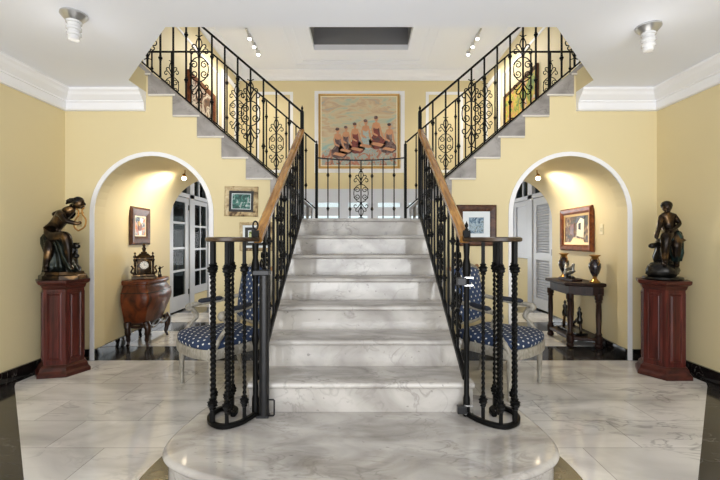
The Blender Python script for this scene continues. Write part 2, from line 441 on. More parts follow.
for s, nm in ((-1,'left'), (1,'right')):
    b = MB(); b.box(s*WX, s*(WX+.12), -1.6, YW, 0, ZC+.2); struct('wall_'+nm, b, 'wall')
    # passage: outer wall, vault, inner wall in one shell
    rings = []
    for yy, cx, r, far in ((YW+.16, 2.095, .585, 0), (5.86, 2.16, .64, 1)):
        inner = [(s*x, yy, z) for x, z in arch(cx, r)]; outer = [(s*x, yy, z) for x, z in arch(cx, r+.1)]
        rings.append(inner+outer[::-1])
    b = MB(); b.loft(rings); struct('wall_passage_'+nm, b, 'wall', True, 40)
    # hall side wall with door opening
    b = MB(); o0, o1, oz = 6.3, 8.05, 2.36
    if s > 0: o1 = 8.05
    b.box(s*HX, s*(HX+.14), 2.9, o0, ZC+.36 if False else 0, 5.5) if False else None
    b.box(s*HX, s*(HX+.14), 5.4, o0, 0, 5.5); b.box(s*HX, s*(HX+.14), o1, YB, 0, 5.5); b.box(s*HX, s*(HX+.14), o0, o1, oz, 5.5)
    b.box(s*HX, s*(HX+.14), -1.6, 5.4, ZC+.2, 5.5)
    struct('wall_hall_'+nm, b, 'wall')
    # room behind the door opening
    b = MB(); b.box(s*4.4, s*4.5, 5.4, 9, 0, 2.6); b.box(s*(HX+.14), s*4.4, 5.4, 5.5, 0, 2.6); b.box(s*(HX+.14), s*4.4, 8.9, 9, 0, 2.6); b.box(s*(HX+.14), s*4.5, 5.4, 9, 2.6, 2.7)
    struct('wall_side_room_'+nm, b, 'wall')
    # white arch trim
    b = MB(); oo = arch(AC, AR+.042); ii = arch(AC, AR)
    b.prism([(s*x, z) for x, z in ii]+[(s*x, z) for x, z in reversed(oo)], 'y', YW-.012, YW+.003)
    struct('trim_%d' % (1 if s < 0 else 2), b, 'white')
    # black baseboards
    b = MB(); b.box(s*(WX-.022), s*WX, -1.6, YW, 0, .11); b.box(s*(AC+AR+.045), s*(WX-.022), YW-.022, YW, 0, .11)
    b.box(s*.66, s*(AC-AR-.045), YW-.022, YW, 0, .11); b.loft([[(s*x, yy, z) for x, z in ((xx-.022,0),(xx+.02,0),(xx+.02,.11),(xx-.022,.11))] for yy, xx in ((YW-.0,AC+AR),(YW+.16,2.68),(5.86,2.80))])
    struct('baseboard_'+nm, b, 'black')
# upper landing slabs where the side flights arrive
for s, nm in ((-1,'left'), (1,'right')):
    b = MB(); b.box(s*s_riser(NS), s*HX, YW+.16, 5.3, ZC+.1, s_z(NS-1)); struct('floor_upper_'+nm, b, 'ceil')

# back wall of the stair hall, openings glazed
b = MB()
b.box(-HX, HX, YB, YB+.15, 2.45, 5.5); b.box(-HX, -2.4, YB, YB+.15, 0, 2.45); b.box(2.4, HX, YB, YB+.15, 0, 2.45)
struct('wall_hall_back', b, 'wall')
b = MB()
b.box(-2.42, 2.42, YB-.05, YB+.1, 2.36, 2.47); b.box(-2.42, 2.42, YB-.03, YB+.1, 2.13, 2.36)
b.box(-2.4, 2.4, YB, YB+.1, 1.80, 2.02); b.box(-2.4, 2.4, YB, YB+.1, 0, .3)
xs = [(-2.4,-1.78),(-1.22,-1.09),(-.53,-.31),(.16,.42),(.98,1.2),(1.8,2.4)]
for x0, x1 in xs: b.box(x0, x1, YB+.006, YB+.094, .301, 2.359)
struct('window_1', b, 'joinery')
b = MB(); b.box(-2.4, 2.4, YB+.05, YB+.056, .3, 2.13); o = struct('window_2', b, 'pane')

# ceilings
b = MB()
def zpoly(poly, z0, z1): b.prism(poly, 'z', z0, z1)
OX, OY, OX2, OY2 = 2.15, 3.70, 1.36, 2.78
zpoly([(-WX-.1,-1.6),(WX+.1,-1.6),(WX+.1,YW),(OX,YW),(OX,OY),(OX2,OY2),(-OX2,OY2),(-OX,OY),(-OX,YW),(-WX-.1,YW)], ZC, ZC+.2)
for f in b.bm.faces:      # the slab edge beside each flight is painted like the wall
    if abs(abs(f.calc_center_median().x)-OX) < .01 and abs(f.normal.x) > .9: f.material_index = 1
struct('ceiling', b, ['ceil','wall'])
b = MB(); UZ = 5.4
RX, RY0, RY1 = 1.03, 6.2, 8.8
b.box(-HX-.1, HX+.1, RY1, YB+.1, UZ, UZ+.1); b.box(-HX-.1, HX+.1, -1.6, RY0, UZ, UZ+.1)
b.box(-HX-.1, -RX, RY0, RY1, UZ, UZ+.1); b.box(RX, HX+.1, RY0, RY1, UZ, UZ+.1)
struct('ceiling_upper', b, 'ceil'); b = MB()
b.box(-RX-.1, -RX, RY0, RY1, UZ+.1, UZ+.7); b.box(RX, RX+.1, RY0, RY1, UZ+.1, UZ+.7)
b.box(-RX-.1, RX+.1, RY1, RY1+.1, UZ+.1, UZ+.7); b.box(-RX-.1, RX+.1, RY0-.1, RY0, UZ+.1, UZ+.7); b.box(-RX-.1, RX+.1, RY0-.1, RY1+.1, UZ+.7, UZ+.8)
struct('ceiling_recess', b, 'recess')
# mouldings on the upper ceiling
n = 3
b = MB(); b.ring([(-1.16,RY0-.13),(1.16,RY0-.13),(1.16,RY1+.13),(-1.16,RY1+.13)], [(-RX,RY0),(RX,RY0),(RX,RY1),(-RX,RY1)], 'z', UZ-.02, UZ)
struct('trim_3', b, 'ceil')
b = MB()
for a, w in ((1.36,.02),(1.56,.02)):
    b.ring([(-a-w,5.9-a*.2),(a+w,5.9-a*.2),(a+w,8.0+a),(-a-w,8.0+a)], [(-a,5.9-a*.2+w),(a,5.9-a*.2+w),(a,8.0+a-w),(-a,8.0+a-w)], 'z', UZ-.014, UZ)
struct('trim_4', b, 'ceil')
# crown mouldings (profile: distance from wall, drop from ceiling)
CP = [(0,0),(.135,0),(.135,-.02),(.115,-.035),(.10,-.06),(.07,-.085),(.052,-.1),(.052,-.112),(.04,-.118),(.04,-.178),(.03,-.193),(0,-.193)]
for s, nm in ((-1,5),(1,6)):
    b = MB()
    rA = [(s*OX, YW-d, ZC+z) for d, z in CP]
    rB = [(s*(WX-d), YW-d, ZC+z) for d, z in CP]
    rC = [(s*(WX-d), -1.6, ZC+z) for d, z in CP]
    b.loft([rA, rB, rC]); struct('trim_%d' % nm, b, 'white')
b = MB(); k = 1.15
rings = [[(-(HX-d*k), 2.9, UZ+z*k) for d, z in CP], [(-(HX-d*k), YB-d*k, UZ+z*k) for d, z in CP], [((HX-d*k), YB-d*k, UZ+z*k) for d, z in CP], [((HX-d*k), 2.9, UZ+z*k) for d, z in CP]]
b.loft(rings); struct('trim_7', b, 'white')
# wall panel mouldings (back wall and hall side walls)
def panel(b, u0, u1, z0, z1, w, mk):
    pass
b = MB()
def frame_y(b, x0, x1, z0, z1, w, y0, y1):
    b.ring([(x0,z0),(x1,z0),(x1,z1),(x0,z1)], [(x0+w,z0+w),(x1-w,z0+w),(x1-w,z1-w),(x0+w,z1-w)], 'y', y0, y1)
def frame_x(b, ya, yb, z0, z1, w, x0, x1):
    b.ring([(ya,z0),(yb,z0),(yb,z1),(ya,z1)], [(ya+w,z0+w),(yb-w,z0+w),(yb-w,z1-w),(ya+w,z1-w)], 'x', x0, x1)
frame_y(b, -1.16, 1.09, 2.88, 4.92, .10, YB-.02, YB)
frame_y(b, -2.62, -1.70, 2.88, 4.90, .07, YB-.02, YB); frame_y(b, 1.62, 2.55, 2.88, 4.90, .07, YB-.02, YB)
struct('trim_8', b, 'white')
for s, nm in ((-1,9),(1,10)):
    b = MB(); frame_x(b, 8.75, 9.75, 2.9, 4.95, .11, s*HX, s*(HX-.02)); frame_x(b, 5.6, 8.55, 2.9, 4.75, .04, s*HX, s*(HX-.015))
    struct('trim_%d' % nm, b, 'white')

# ------------------------------------------------------------------ hall doors
b = MB()   # left opening: frame, transom
for s, nm in ((-1,1),(1,2)):
    b = MB(); x0, x1 = s*(HX-.01), s*(HX+.12)
    b.box(x0, x1, 6.3, 6.37, 0, 2.36); b.box(x0, x1, 7.98, 8.05, 0, 2.36); b.box(x0, x1, 6.37, 7.98, 2.3, 2.36)
    b.box(x0, x1, 6.37, 7.98, 1.94, 2.01); b.box(x0, x1, 7.12, 7.3, 0, 2.3)
    b.box(s*(HX+.03), s*(HX+.08), 6.72, 6.76, 2.01, 2.3); b.box(s*(HX+.03), s*(HX+.08), 7.6, 7.64, 2.01, 2.3)
    struct('trim_%d' % (10+nm), b, 'joinery')
    b = MB(); b.box(s*(HX+.05), s*(HX+.055), 6.37, 7.98, 2.01, 2.3); struct('window_%d' % (2+nm), b, 'pane')
    b = MB()
    if s < 0: b.box(s*(HX+.02), s*(HX+.1), 7.3, 7.98, 0, .2)
    else: b.box(s*(HX+.02), s*(HX+.1), 7.3, 7.98, 0, .85)
    struct('wall_sill_'+('left' if s < 0 else 'right'), b, 'wall')
def glazed(name, y0, y1, z0, z1, cols, zs, x, st, bot, hinge=None, label=None):
    t = thing(name, label, 'door', (x, (y0+y1)/2, z0)) if label else None
    b = MB(); b.box(x-.02, x+.02, y0, y0+st, z0, z1); b.box(x-.02, x+.02, y1-st, y1, z0, z1)
    b.box(x-.02, x+.02, y0+st, y1-st, z1-.08, z1); b.box(x-.02, x+.02, y0+st, y1-st, z0, z0+bot)
    for z in zs: b.box(x-.015, x+.015, y0+st, y1-st, z-.018, z+.018)
    for i in range(1, cols):
        yy = y0+st+(y1-y0-2*st)*i/cols; b.box(x-.014, x+.014, yy-.015, yy+.015, z0+bot, z1-.08)
    b.build('frame', 'joinery', t, world=True)
    b = MB(); b.box(x-.004, x+.004, y0+st, y1-st, z0+bot, z1-.08); b.build('pane', 'pane', t, world=True)
    if hinge:
        for z in hinge:
            b = MB(); b.box(x-.03 if x > 0 else x+.0, x+.03, y1-.03, y1+.03, z-.045, z+.045); b.build('hinge', 'hinge', t, world=True)
    return t
glazed('glazed_door', 6.38, 7.11, .02, 1.93, 1, (1.49,1.06,.68), -HX-.03, .14, .24, (1.77,.29), 'white glazed door with a bookcase behind it, through left archway')
glazed('glazed_window_sash', 7.31, 7.97, .21, 1.93, 2, (1.45,1.03,.64), -HX-.03, .06, .14, None, 'white two-column glazed sash beside the glazed door, left archway')
t = thing('louvered_door', 'tall pale grey louvered door seen through right archway', 'door', (HX+.03, 6.75, .02))
b = MB(); x = HX+.03
for y0, y1 in ((6.38,6.5),(6.99,7.11)): b.box(x-.02, x+.02, y0, y1, .02, 1.93)
for z0, z1 in ((.02,.2),(.86,.98),(1.8,1.93)): b.box(x-.02, x+.02, 6.5, 6.99, z0, z1)
b.build('frame', 'louver', t, world=True)
for z0, z1 in ((.2,.86),(.98,1.8)):
    b = MB(); n = int((z1-z0)/.042)
    for i in range(n):
        zz = z0+(i+.5)*(z1-z0)/n
        b.box(x-.018, x+.018, 6.5, 6.99, zz-.003, zz+.003, rot=Matrix.Rotation(.75, 4, 'Y'), c=(x, 6.75, zz))
    b.box(x+.014, x+.018, 6.5, 6.99, z0, z1)
    b.build('louver_panel', 'louver', t, world=True)
b = MB(); b.box(x-.035, x-.02, 6.36, 6.40, .95, 1.05); b.build('hinge', 'hinge', t, world=True)
t = thing('shuttered_window', 'small grey shuttered window with white frame beside louvered door', 'window', (x, 7.65, .86))
b = MB(); frame_x(b, 7.31, 7.97, .86, 1.93, .09, x-.03, x+.02); b.build('frame', 'joinery', t, world=True)
b = MB(); b.box(x-.005, x+.01, 7.4, 7.88, .95, 1.84); b.box(x-.012, x-.005, 7.4, 7.88, 1.02, 1.05); b.build('shutter', 'louver', t, world=True)

# bookcase and books behind the left glazed door
t = thing('bookcase', 'grey painted bookcase of dark books behind the glazed door', 'bookcase', (-3.36, 7.1, 0))
b = MB(); bx0, bx1 = -3.52, -3.20
b.box(bx0-.03, bx0, 6.3, 8.5, 0, 2.3); b.box(bx0, bx1, 6.27, 6.3, 0, 2.3); b.box(bx0, bx1, 8.5, 8.53, 0, 2.3); b.build('carcass', 'bookcase', t, world=True)
shz = [.1,.65,1.06,1.48,1.9,2.27]
for z in shz:
    b = MB(); b.box(bx0, bx1, 6.3, 8.5, z-.03, z); b.build('shelf', 'bookcase', t, world=True)
protos = []
rows = {1:'lowest row of books',2:'middle row of books',3:'upper row of books'}
for j, (zi, word) in enumerate(((1,'lower'),(2,'middle'),(3,'upper'))):
    y = 6.9; first = None
    while y < 8.35:
        w = random.uniform(.035,.06); h = random.uniform(.25,.36); c = random.randrange(6)
        b = MB(); b.box(0, .22, 0, w, 0, h, .004)
        o = b.build('book', 'book%d' % c); o.location = (bx1-.25, y, shz[zi])
        tag(o, 'dark bound book on the %s shelf of the bookcase behind glass' % word, 'book', 'books on the %s bookcase shelf' % word)
        y += w+.002

# ------------------------------------------------------------------ staircase
st = thing('marble_staircase', 'white veined marble double staircase with rounded platform and side flights', 'staircase', (0, 2.31, 0))
b = MB()
lo = [(p[0], p[1]) for p in offset(plat, -.025)]
rings = [[(x, y, 0.0016) for x, y in lo], [(x, y, PT-.045) for x, y in lo]]
for k in range(7):
    a = -PI/2+PI*k/6
    off = offset(plat, -.02+.02*math.cos(a)-.0); rings.append([(x, y, PT-.02+.02*math.sin(a)-.0) for x, y in off])
for e in (-.024, -.05): rings.append([(x, y, PT) for x, y in offset(plat, e)])
b.loft(rings); b.build('platform', 'stair', st, True, True, 35)
for i in range(7):
    y = D7-(6-i)*T; z = PT+R*(i+1); w = .656
    y1 = y+T if i < 6 else y+T
    b = MB(); z0 = PT if y+.02 < 2.6 else .002
    b.box(-w+.004, w-.004, y+.025, y+T+.025, z0, z-.035); o = b.build('step', 'stair', st, world=True)
    prof = [(y+T+.025, z-.035), (y+.025, z-.035), (y+.018,z-.035)]+[(y+.0175-.0175*math.cos(a), z-.0175+.0175*math.sin(a)) for a in [(-PI/2+PI*k/6) for k in range(7)]]+[(y+T+.025, z)]
    b = MB(); b.prism(prof, 'x', -w, w); b.build('tread', 'stair', o, True, True, 40)
b = MB(); b.box(-.66, .66, D7+T+.025, 5.34, LZ-.14, LZ); b.build('landing', 'stair', st, world=True)
for s in (-1, 1):
    for k in range(NS):
        b = MB(); x0, x1 = s*(s_riser(k)-.012), s*s_riser(k+1)
        b.box(min(x0,x1), max(x0,x1), YW+.16, 5.2, s_z(k)-.2, s_z(k)); b.build('step', 'stair', st, world=True)
    nline = lambda x: s_z(0)+.04+(x-SX0)*SR/ST
    for yy0, yy1 in ((YW-.018, YW+.13), (5.2, 5.34)):
        poly = [(SX0-.12, nline(SX0-.12)-.08)]
        poly = [(SX0-.02, LZ+.0), (SX0, LZ+.0)] if yy0 > 5 else [(SX0-.02, LZ-.02), (SX0-.0, LZ-.02)]
        for k in range(NS): poly += [(s_riser(k), s_z(k)), (s_riser(k+1), s_z(k))]
        xe = s_riser(NS); poly += [(xe, nline(xe)), (SX0-.02, nline(SX0-.02))]
        b = MB(); b.prism([(s*x, z) for x, z in poly], 'y', yy0, yy1); b.build('curb', 'curb', st, world=True)
    for k in range(NS):
        b = MB(); x0, x1 = s*(s_riser(k)-.025), s*(s_riser(k+1)-.006)
        b.box(min(x0,x1), max(x0,x1), YW-.026, YW-.002, s_z(k)-.012, s_z(k)+.004); b.build('tread_edge', 'edge', st, world=True)

# ------------------------------------------------------------------ ironwork
def spiral(cx, cz, r0, r1, a0, turns, n=18):
    return [(cx+(r0+(r1-r0)*i/n)*math.cos(a0+turns*2*PI*i/n), 0, cz+(r0+(r1-r0)*i/n)*math.sin(a0+turns*2*PI*i/n)) for i in range(n+1)]
def add_knot(b, z, k=1.0):
    b.lathe([(.008*k,z-.028*k),(.014*k,z-.024*k),(.012*k,z-.014*k),(.021*k,z-.005*k),(.021*k,z+.005*k),(.012*k,z+.014*k),(.014*k,z+.024*k),(.008*k,z+.028*k)], seg=8)
HB = .88
def bar_bm(r=.0075):
    b = MB(); b.box(-r, r, -r, r, 0, HB); return b
plain = bar_bm().build('baluster', 'iron')
knotted = bar_bm().build('baluster', 'iron')
for z in (.2,.66):
    b = MB(); add_knot(b, z); b.build('knot', 'iron', knotted)
scroll = MB(); scroll.box(-.0075,.0075,-.0075,.0075,0,HB); scroll = scroll.build('baluster', 'iron')
def scroll_bm(cz, sc=1.0, r=.0058):
    b = MB()
    def P(pts, rr=r): b.tube([(p[0], p[1], cz+p[2]) for p in pts], rr, 5)
    for s in (-1, 1):
        def Q(pts): return [(s*sc*p[0], 0, sc*p[2]) for p in pts]
        out = [(.095*math.sin(PI*i/20), 0, .125*math.cos(PI*i/20)) for i in range(21)]; P(Q(out))
        for t in (-1, 1):
            sp = spiral(.052, 0, .043, .009, 0, 1.35); sp = [(p[0], 0, t*(p[2]+.047)) for p in sp]; P(Q(sp))
            # outer leaf curl
            c1 = crom([(0,0,.125),(.02,0,.165),(.055,0,.205),(.085,0,.2),(.092,0,.172),(.072,0,.158),(.06,0,.174)], 5)
            P(Q([(p[0],0,t*p[2]) for p in c1]))
            c2 = crom([(0,0,.16),(.012,0,.2),(.035,0,.245),(.062,0,.25),(.07,0,.228),(.055,0,.218)], 5)
            P(Q([(p[0],0,t*p[2]) for p in c2]))
            c3 = crom([(0,0,.19),(.028,0,.24),(.024,0,.285),(0,0,.33),(-.0,0,.335)], 5)
            P(Q([(p[0],0,t*p[2]) for p in c3]))
            c4 = crom([(0,0,.32),(.018,0,.34),(.034,0,.345)], 4); P(Q([(p[0],0,t*p[2]) for p in c4]), .005)
    for t in (-1, 1):
        for z in (.14,.31):
            b.ball((0,0,cz+sc*t*z), .016, 8)
    return b
scroll_bm(.42).build('scrollwork', 'iron', scroll, True)
for p in (plain, knotted, scroll): p['_proto'] = 1
def finial(b, x, y, z, k=1.0):
    b.lathe([(.012*k,z),(.016*k,z+.008*k),(.007*k,z+.016*k),(.013*k,z+.03*k),(.012*k,z+.042*k),(.004*k,z+.056*k),(.001,z+.066*k)], (x,y,0), 10)

def side_rail(s, Y, label, front):
    x0 = .597 if front else .60
    t = thing('iron_railing', label, 'railing', (s*x0, Y, LZ))
    sl = SR/ST
    zb = lambda x: 1.615+((x if front else min(x, 2.0))-x0)*sl
    xe = s_riser(NS)-.02
    flat_x = 2.0
    zt = (lambda x: zb(x)+HB) if front else (lambda x: min(zb(x)+HB, zb(flat_x)+HB))
    b = MB()
    if front: pts = [(s*x0, Y, zt(x0)), (s*xe, Y, zt(xe))]
    else: pts = [(s*x0, Y, zt(x0)), (s*flat_x, Y, zt(flat_x)), (s*(HX-.005), Y, zt(flat_x))]
    b.tube(pts, .013, flat=(.032,.02)); b.build('handrail', 'iron', t, world=True)
    b = MB(); b.tube([(s*x0, Y, zb(x0)), (s*2.0, Y, zb(2.0)), (s*xe, Y, zb(xe))], .01, flat=(.024,.016)); b.build('bottom_rail', 'iron', t, world=True)
    if front:
        b = MB(); b.box(s*x0-.017, s*x0+.017, Y-.017, Y+.017, LZ, 2.5); o = b.build('newel_post', 'iron', t, world=True)
        b = MB(); finial(b, s*x0, Y, 2.5); b.build('finial', 'iron', o, True, True)
    k = 1
    while True:
        x = x0+.1306*k
        if x > (xe if front else 2.02): break
        src = scroll if k % 4 == 0 else plain if k % 4 == 2 else knotted
        sz = (zt(x)-zb(x))/HB
        if src is scroll and sz < .85: src = plain
        inst(src, t, (s*x, Y, zb(x)), 0, sz); k += 1
    if not front:
        for x, src in ((2.25, plain), (2.51, scroll), (2.77, knotted)): inst(src, t, (s*x, Y, zb(x)))
    return t
side_rail(-1, 4.055, 'black iron scroll railing on the near side of left upper flight', True)
side_rail(1, 4.055, 'black iron scroll railing on the near side of right upper flight', True)
side_rail(-1, 5.30, 'black iron scroll railing on the far side of left upper flight', False)
side_rail(1, 5.30, 'black iron scroll railing on the far side of right upper flight', False)
# landing balustrade
t = thing('landing_balustrade', 'low black iron balustrade across back of stair landing, below the large painting', 'railing', (0, 5.3, LZ))
for s in (-1, 1):
    b = MB(); b.box(s*.588-.018, s*.588+.018, 5.282, 5.318, LZ, 2.47); o = b.build('post', 'iron', t, world=True)
    b = MB(); finial(b, s*.588, 5.3, 2.47, .8); b.build('finial', 'iron', o, True, True)
ztop = lambda x: 2.255+.035*(x/.588)**2
b = MB(); b.tube([(x*.588/8, 5.3, ztop(x*.588/8)) for x in range(-8, 9)], .01, flat=(.03,.016)); b.build('handrail', 'iron', t, world=True)
for i in range(-3, 4):
    x = i*.146; src = scroll if i == 0 else (plain if i % 2 == 0 else knotted)
    inst(src, t, (x, 5.3, LZ), 0, (ztop(x)-LZ)/HB)

# central flight railings
def path_cage(dx):
    P = [(-.60,2.285),(-.622,2.225),(-.66,2.16),(-.73,2.12),(-.805,2.16),(-.845,2.245),(-.832,2.33),(-.775,2.37),(-.73,2.33),(-.725,2.265)]
    return P
def central_rail(s, label):
    t = thing('stair_railing', label, 'railing', (s*.6, 2.36, PT))
    zh = lambda y: 1.235+.635*(y-2.36)
    zb = lambda y: .372+.604*(y-2.31)+.03
    b = MB(); b.tube([(s*.60, 2.31, zh(2.31)), (s*.60, 4.03, zh(4.03))], .02, flat=(.058,.046)); b.build('handrail', 'rail', t, world=True)['label'] = 'golden brown wooden handrail'
    b = MB(); b.tube([(s*.60, 2.31, zb(2.31)+.005), (s*.60, 4.03, zb(4.03)+.005)], .01, flat=(.026,.045)); b.build('bottom_rail', 'iron', t, world=True)
    k = 1
    while 4.05-.1306*k > 2.45:
        y = 4.05-.1306*k
        src = scroll if k % 4 == 0 else plain if k % 4 == 2 else knotted
        inst(src, t, (s*.60, y, zb(y)), PI/2, (zh(y)-zb(y))/HB); k += 1
    dx = .03 if s > 0 else 0
    # newel post at the foot
    nx, ny = s*.603, 2.285
    b = MB(); b.lathe([(.02,PT),(.02,PT+.1),(.015,PT+.12),(.015,PT+.4),(.022,PT+.44),(.015,PT+.48),(.016,PT+.78),(.024,PT+.82),(.024,PT+.86),(.015,PT+.9),(.02,1.18)], (nx,ny,0), 12)
    o = b.build('newel_post', 'iron', t, True, True, 40)
    b = MB(); b.box(nx-.018, nx+.018, ny-.018, ny+.018, 1.2, 1.255)
    if s < 0: b.tube([(nx+.014*math.cos(a*PI/6), ny, 1.283+.024*math.sin(a*PI/6)) for a in range(12)], .005, 6, closed=True)
    else: finial(b, nx, ny, 1.255, .8)
    b.build('finial', 'iron', o, True, True, 30)
    P = [(s*-x + (dx*min(1, (-x-.6)/.08)), y) for x, y in [(p[0], p[1]) for p in path_cage(0)]]
    Pc = crom([(x, y, 0) for x, y in P], 6)
    b = MB(); b.tube([(p.x, p.y, PT+.014) for p in Pc], .01, flat=(.03,.026)); b.build('base_scroll', 'iron', t, True, True, 40)
    b = MB(); b.tube([(p.x, p.y, 1.203) for p in Pc], .01, flat=(.05,.026)); b.build('volute_cap', 'cap', t, True, True, 40)['label'] = 'brown wooden spiral cap'
    spots = [(-.80,2.155,.0115,1),(-.712,2.122,.009,1),(-.752,2.262,.0165,1),(-.757,2.362,.008,1),(-.64,2.195,.009,1)]
    if s > 0: spots.append((-.842,2.29,.009,1))
    else: spots.append((-.842,2.30,.0075,0))
    for px, py, r, kn in spots:
        x = s*-px + dx; z0, z1 = PT+.02, 1.19
        b = MB(); za, zbm = z0+.09, z1-.15
        b.twistbar(x, py, za, zbm, r, (zbm-za)/.055)
        b.box(x-r*.9, x+r*.9, py-r*.9, py+r*.9, z0, za); b.box(x-r*.9, x+r*.9, py-r*.9, py+r*.9, zbm, z1)
        o = b.build('twisted_baluster', 'iron', t, True, True, 35)
        for zk in (za+.01, zbm-.0):
            b = MB(); q = r/.0085
            b.lathe([(.010,-.036),(.017,-.03),(.013,-.02),(.024,-.01),(.02,0),(.026,.01),(.014,.02),(.018,.03),(.010,.036)], (0,0,0), 12, ridge=.12, nr=6)
            bmesh.ops.scale(b.bm, vec=(.86*min(q,1.25),.86*min(q,1.25),.9), verts=b.bm.verts); bmesh.ops.translate(b.bm, vec=(x,py,zk), verts=b.bm.verts)
            b.build('collar', 'iron', o, True, True, 50)
    return t
central_rail(-1, 'left railing of the lower marble flight, wooden handrail ending in caged iron volute')
central_rail(1, 'right railing of the lower marble flight, wooden handrail ending in caged iron volute')
for p in (plain, knotted, scroll):
    for c in list(p.children): bpy.data.objects.remove(c)
    bpy.data.objects.remove(p)
# retractable gate roll on the left, catches on the right
t = thing('retractable_gate', 'rolled black retractable stair gate standing upright at left newel', 'gate', (-.549, 2.27, PT))
b = MB(); b.lathe([(.028,PT+.012),(.028,1.0)], (-.549,2.27,0), 16); b.build('roller_housing', 'steel', t, True, True, 40)
b = MB(); b.box(-.61,-.516,2.24,2.30,1.0,1.03,.005); b.build('top_bracket', 'steel', t, world=True)
b = MB(); b.box(-.59,-.52,2.245,2.295,PT,PT+.012,.003); b.build('foot_bracket', 'steel', t, world=True)
b = MB(); b.tube([(-.523,2.255,.30),(-.494,2.255,.30),(-.489,2.255,.295),(-.489,2.255,.215),(-.494,2.255,.21),(-.523,2.255,.21)], .005, 6); b.build('handle', 'steel', t, True, True)
for z, w in ((.24,'lower'),(.965,'upper')):
    t = thing('gate_catch', '%s black gate catch clamped to the right newel post' % w, 'catch', (.585, 2.27, z))
    b = MB(); b.box(.545,.595,2.25,2.285,z-.022,z+.022,.004); b.build('catch_block', 'steel', t, world=True)
    for dz in (-.022, .022):
        b = MB(); b.box(.585,.635,2.258,2.266,z+dz-.004,z+dz+.004); b.build('clamp', 'clamp', t, world=True)

# ------------------------------------------------------------------ pictures
def picture(name, label, loc, rot, w, h, fw, fd, fmat, layers, canvas, extra=None, tilt=0):
    """local: x along the picture, z up, faces -y; loc is the centre of its back"""
    t = thing(name, label, 'picture', loc, rot)
    if tilt: t.rotation_euler = (0, tilt, rot)
    b = MB()
    steps = [(0,fd*.6),(.25,fd),(.7,fd*.8),(1,fd*.55)]
    def rect(i): return [(-w/2+i, -h/2+i), (w/2-i, -h/2+i), (w/2-i, h/2-i), (-w/2+i, h/2-i)]
    rings = [[(x, 0, z) for x, z in rect(0)]]+[[(x, -d, z) for x, z in rect(fw*k)] for k, d in steps]+[[(x, -fd*.2, z) for x, z in rect(fw)]]
    b.loft(rings, caps=False); b.build('frame', fmat, t)
    i = fw; d = fd*.45
    for nm, mt, lw in layers:
        b = MB(); b.ring(rect(i-.001), rect(i+lw), 'y', -d, -fd*.1); b.build(nm, mt, t); i += lw; d -= fd*.08
    b = MB(); a = rect(i-.001); b.prism(a, 'y', -d+.002, -fd*.08)
    mats = [canvas]
    if extra: mats += extra(b, i, d)
    b.build('canvas', mats, t)
    return t
# large beach painting
def bathers(b, i, d):
    def ell(cx, cz, rx, rz, mi, dy, n=14):
        b.mi = mi; b.prism([(cx+rx*math.cos(2*PI*k/n), cz+rz*math.sin(2*PI*k/n)) for k in range(n)], 'y', -d-dy, -d+.001)
    def pol(pts, mi, dy): b.mi = mi; b.prism(pts, 'y', -d-dy, -d+.001)
    pol([(-.93,-.88),(.93,-.88),(.93,-.40),(.72,-.34),(.45,-.42),(.2,-.36),(-.05,-.44),(-.3,-.38),(-.55,-.50),(-.75,-.42),(-.93,-.55)], 5, .001)
    for cx, cz, sc, dr, lean in ((-.53,-.12,.92,2,.1),(-.32,-.06,.85,2,-.1),(-.10,.01,.92,3,.12),(.17,.09,.92,4,-.05),(.43,.16,.98,3,.05),(.76,.0,.90,2,-.12)):
        def F(pts): return [(cx+(x+lean*(-z if z < 0 else 0)*.6)*sc, cz+z*sc) for x, z in pts]
        pol(F([(-.2,-.56),(-.05,-.62),(.14,-.6),(.24,-.5),(.2,-.38),(.09,-.28),(.075,-.1),(.07,-.03),(-.07,-.03),(-.08,-.12),(-.1,-.28),(-.2,-.4)]), dr, .003)
        pol(F([(-.09,-.05),(-.04,-.10),(.04,-.10),(.09,-.05),(.085,.04),(.025,.06),(.02,.1),(-.02,.1),(-.025,.06),(-.085,.04)]), 1, .004)
        pol(F([(-.085,.03),(-.125,-.1),(-.11,-.24),(.02,-.3),(.03,-.26),(-.07,-.2),(-.085,-.1)]), 1, .005)
        pol(F([(.085,.03),(.12,-.1),(.16,-.26),(.2,-.34),(.16,-.36),(.1,-.24),(.075,-.1)]), 1, .005)
        pol(F([(-.16,-.5),(.1,-.56),(.2,-.5),(.05,-.46),(-.1,-.44)]), 1, .0045)
        ell(cx, cz+.15*sc, .05*sc, .065*sc, 1, .004); ell(cx-.01, cz+.185*sc, .052*sc, .042*sc, 2, .0045)
    b.mi = 0
    return ['skin1','dress1','dress2','dress3','rocks']
picture('large_painting', 'large gold-framed painting of seated bathers on upper back wall', (-.05, YB-.02, 3.91), 0, 2.02, 1.86, .055, .05, 'goldframe', [('liner','liner',.022)], 'p_back', bathers)
# hall side paintings
picture('portrait_painting', 'dark gold-framed painting on the upper left side wall behind railing', (-HX, 7.66, 3.6), PI/2, 1.28, 1.2, .11, .05, 'redframe', [], 'p_horse')
picture('garden_painting', 'bright green and yellow painting on the upper right side wall behind railing', (HX, 7.66, 3.62), -PI/2, 1.6, 1.24, .07, .05, 'brownframe', [], 'p_garden')
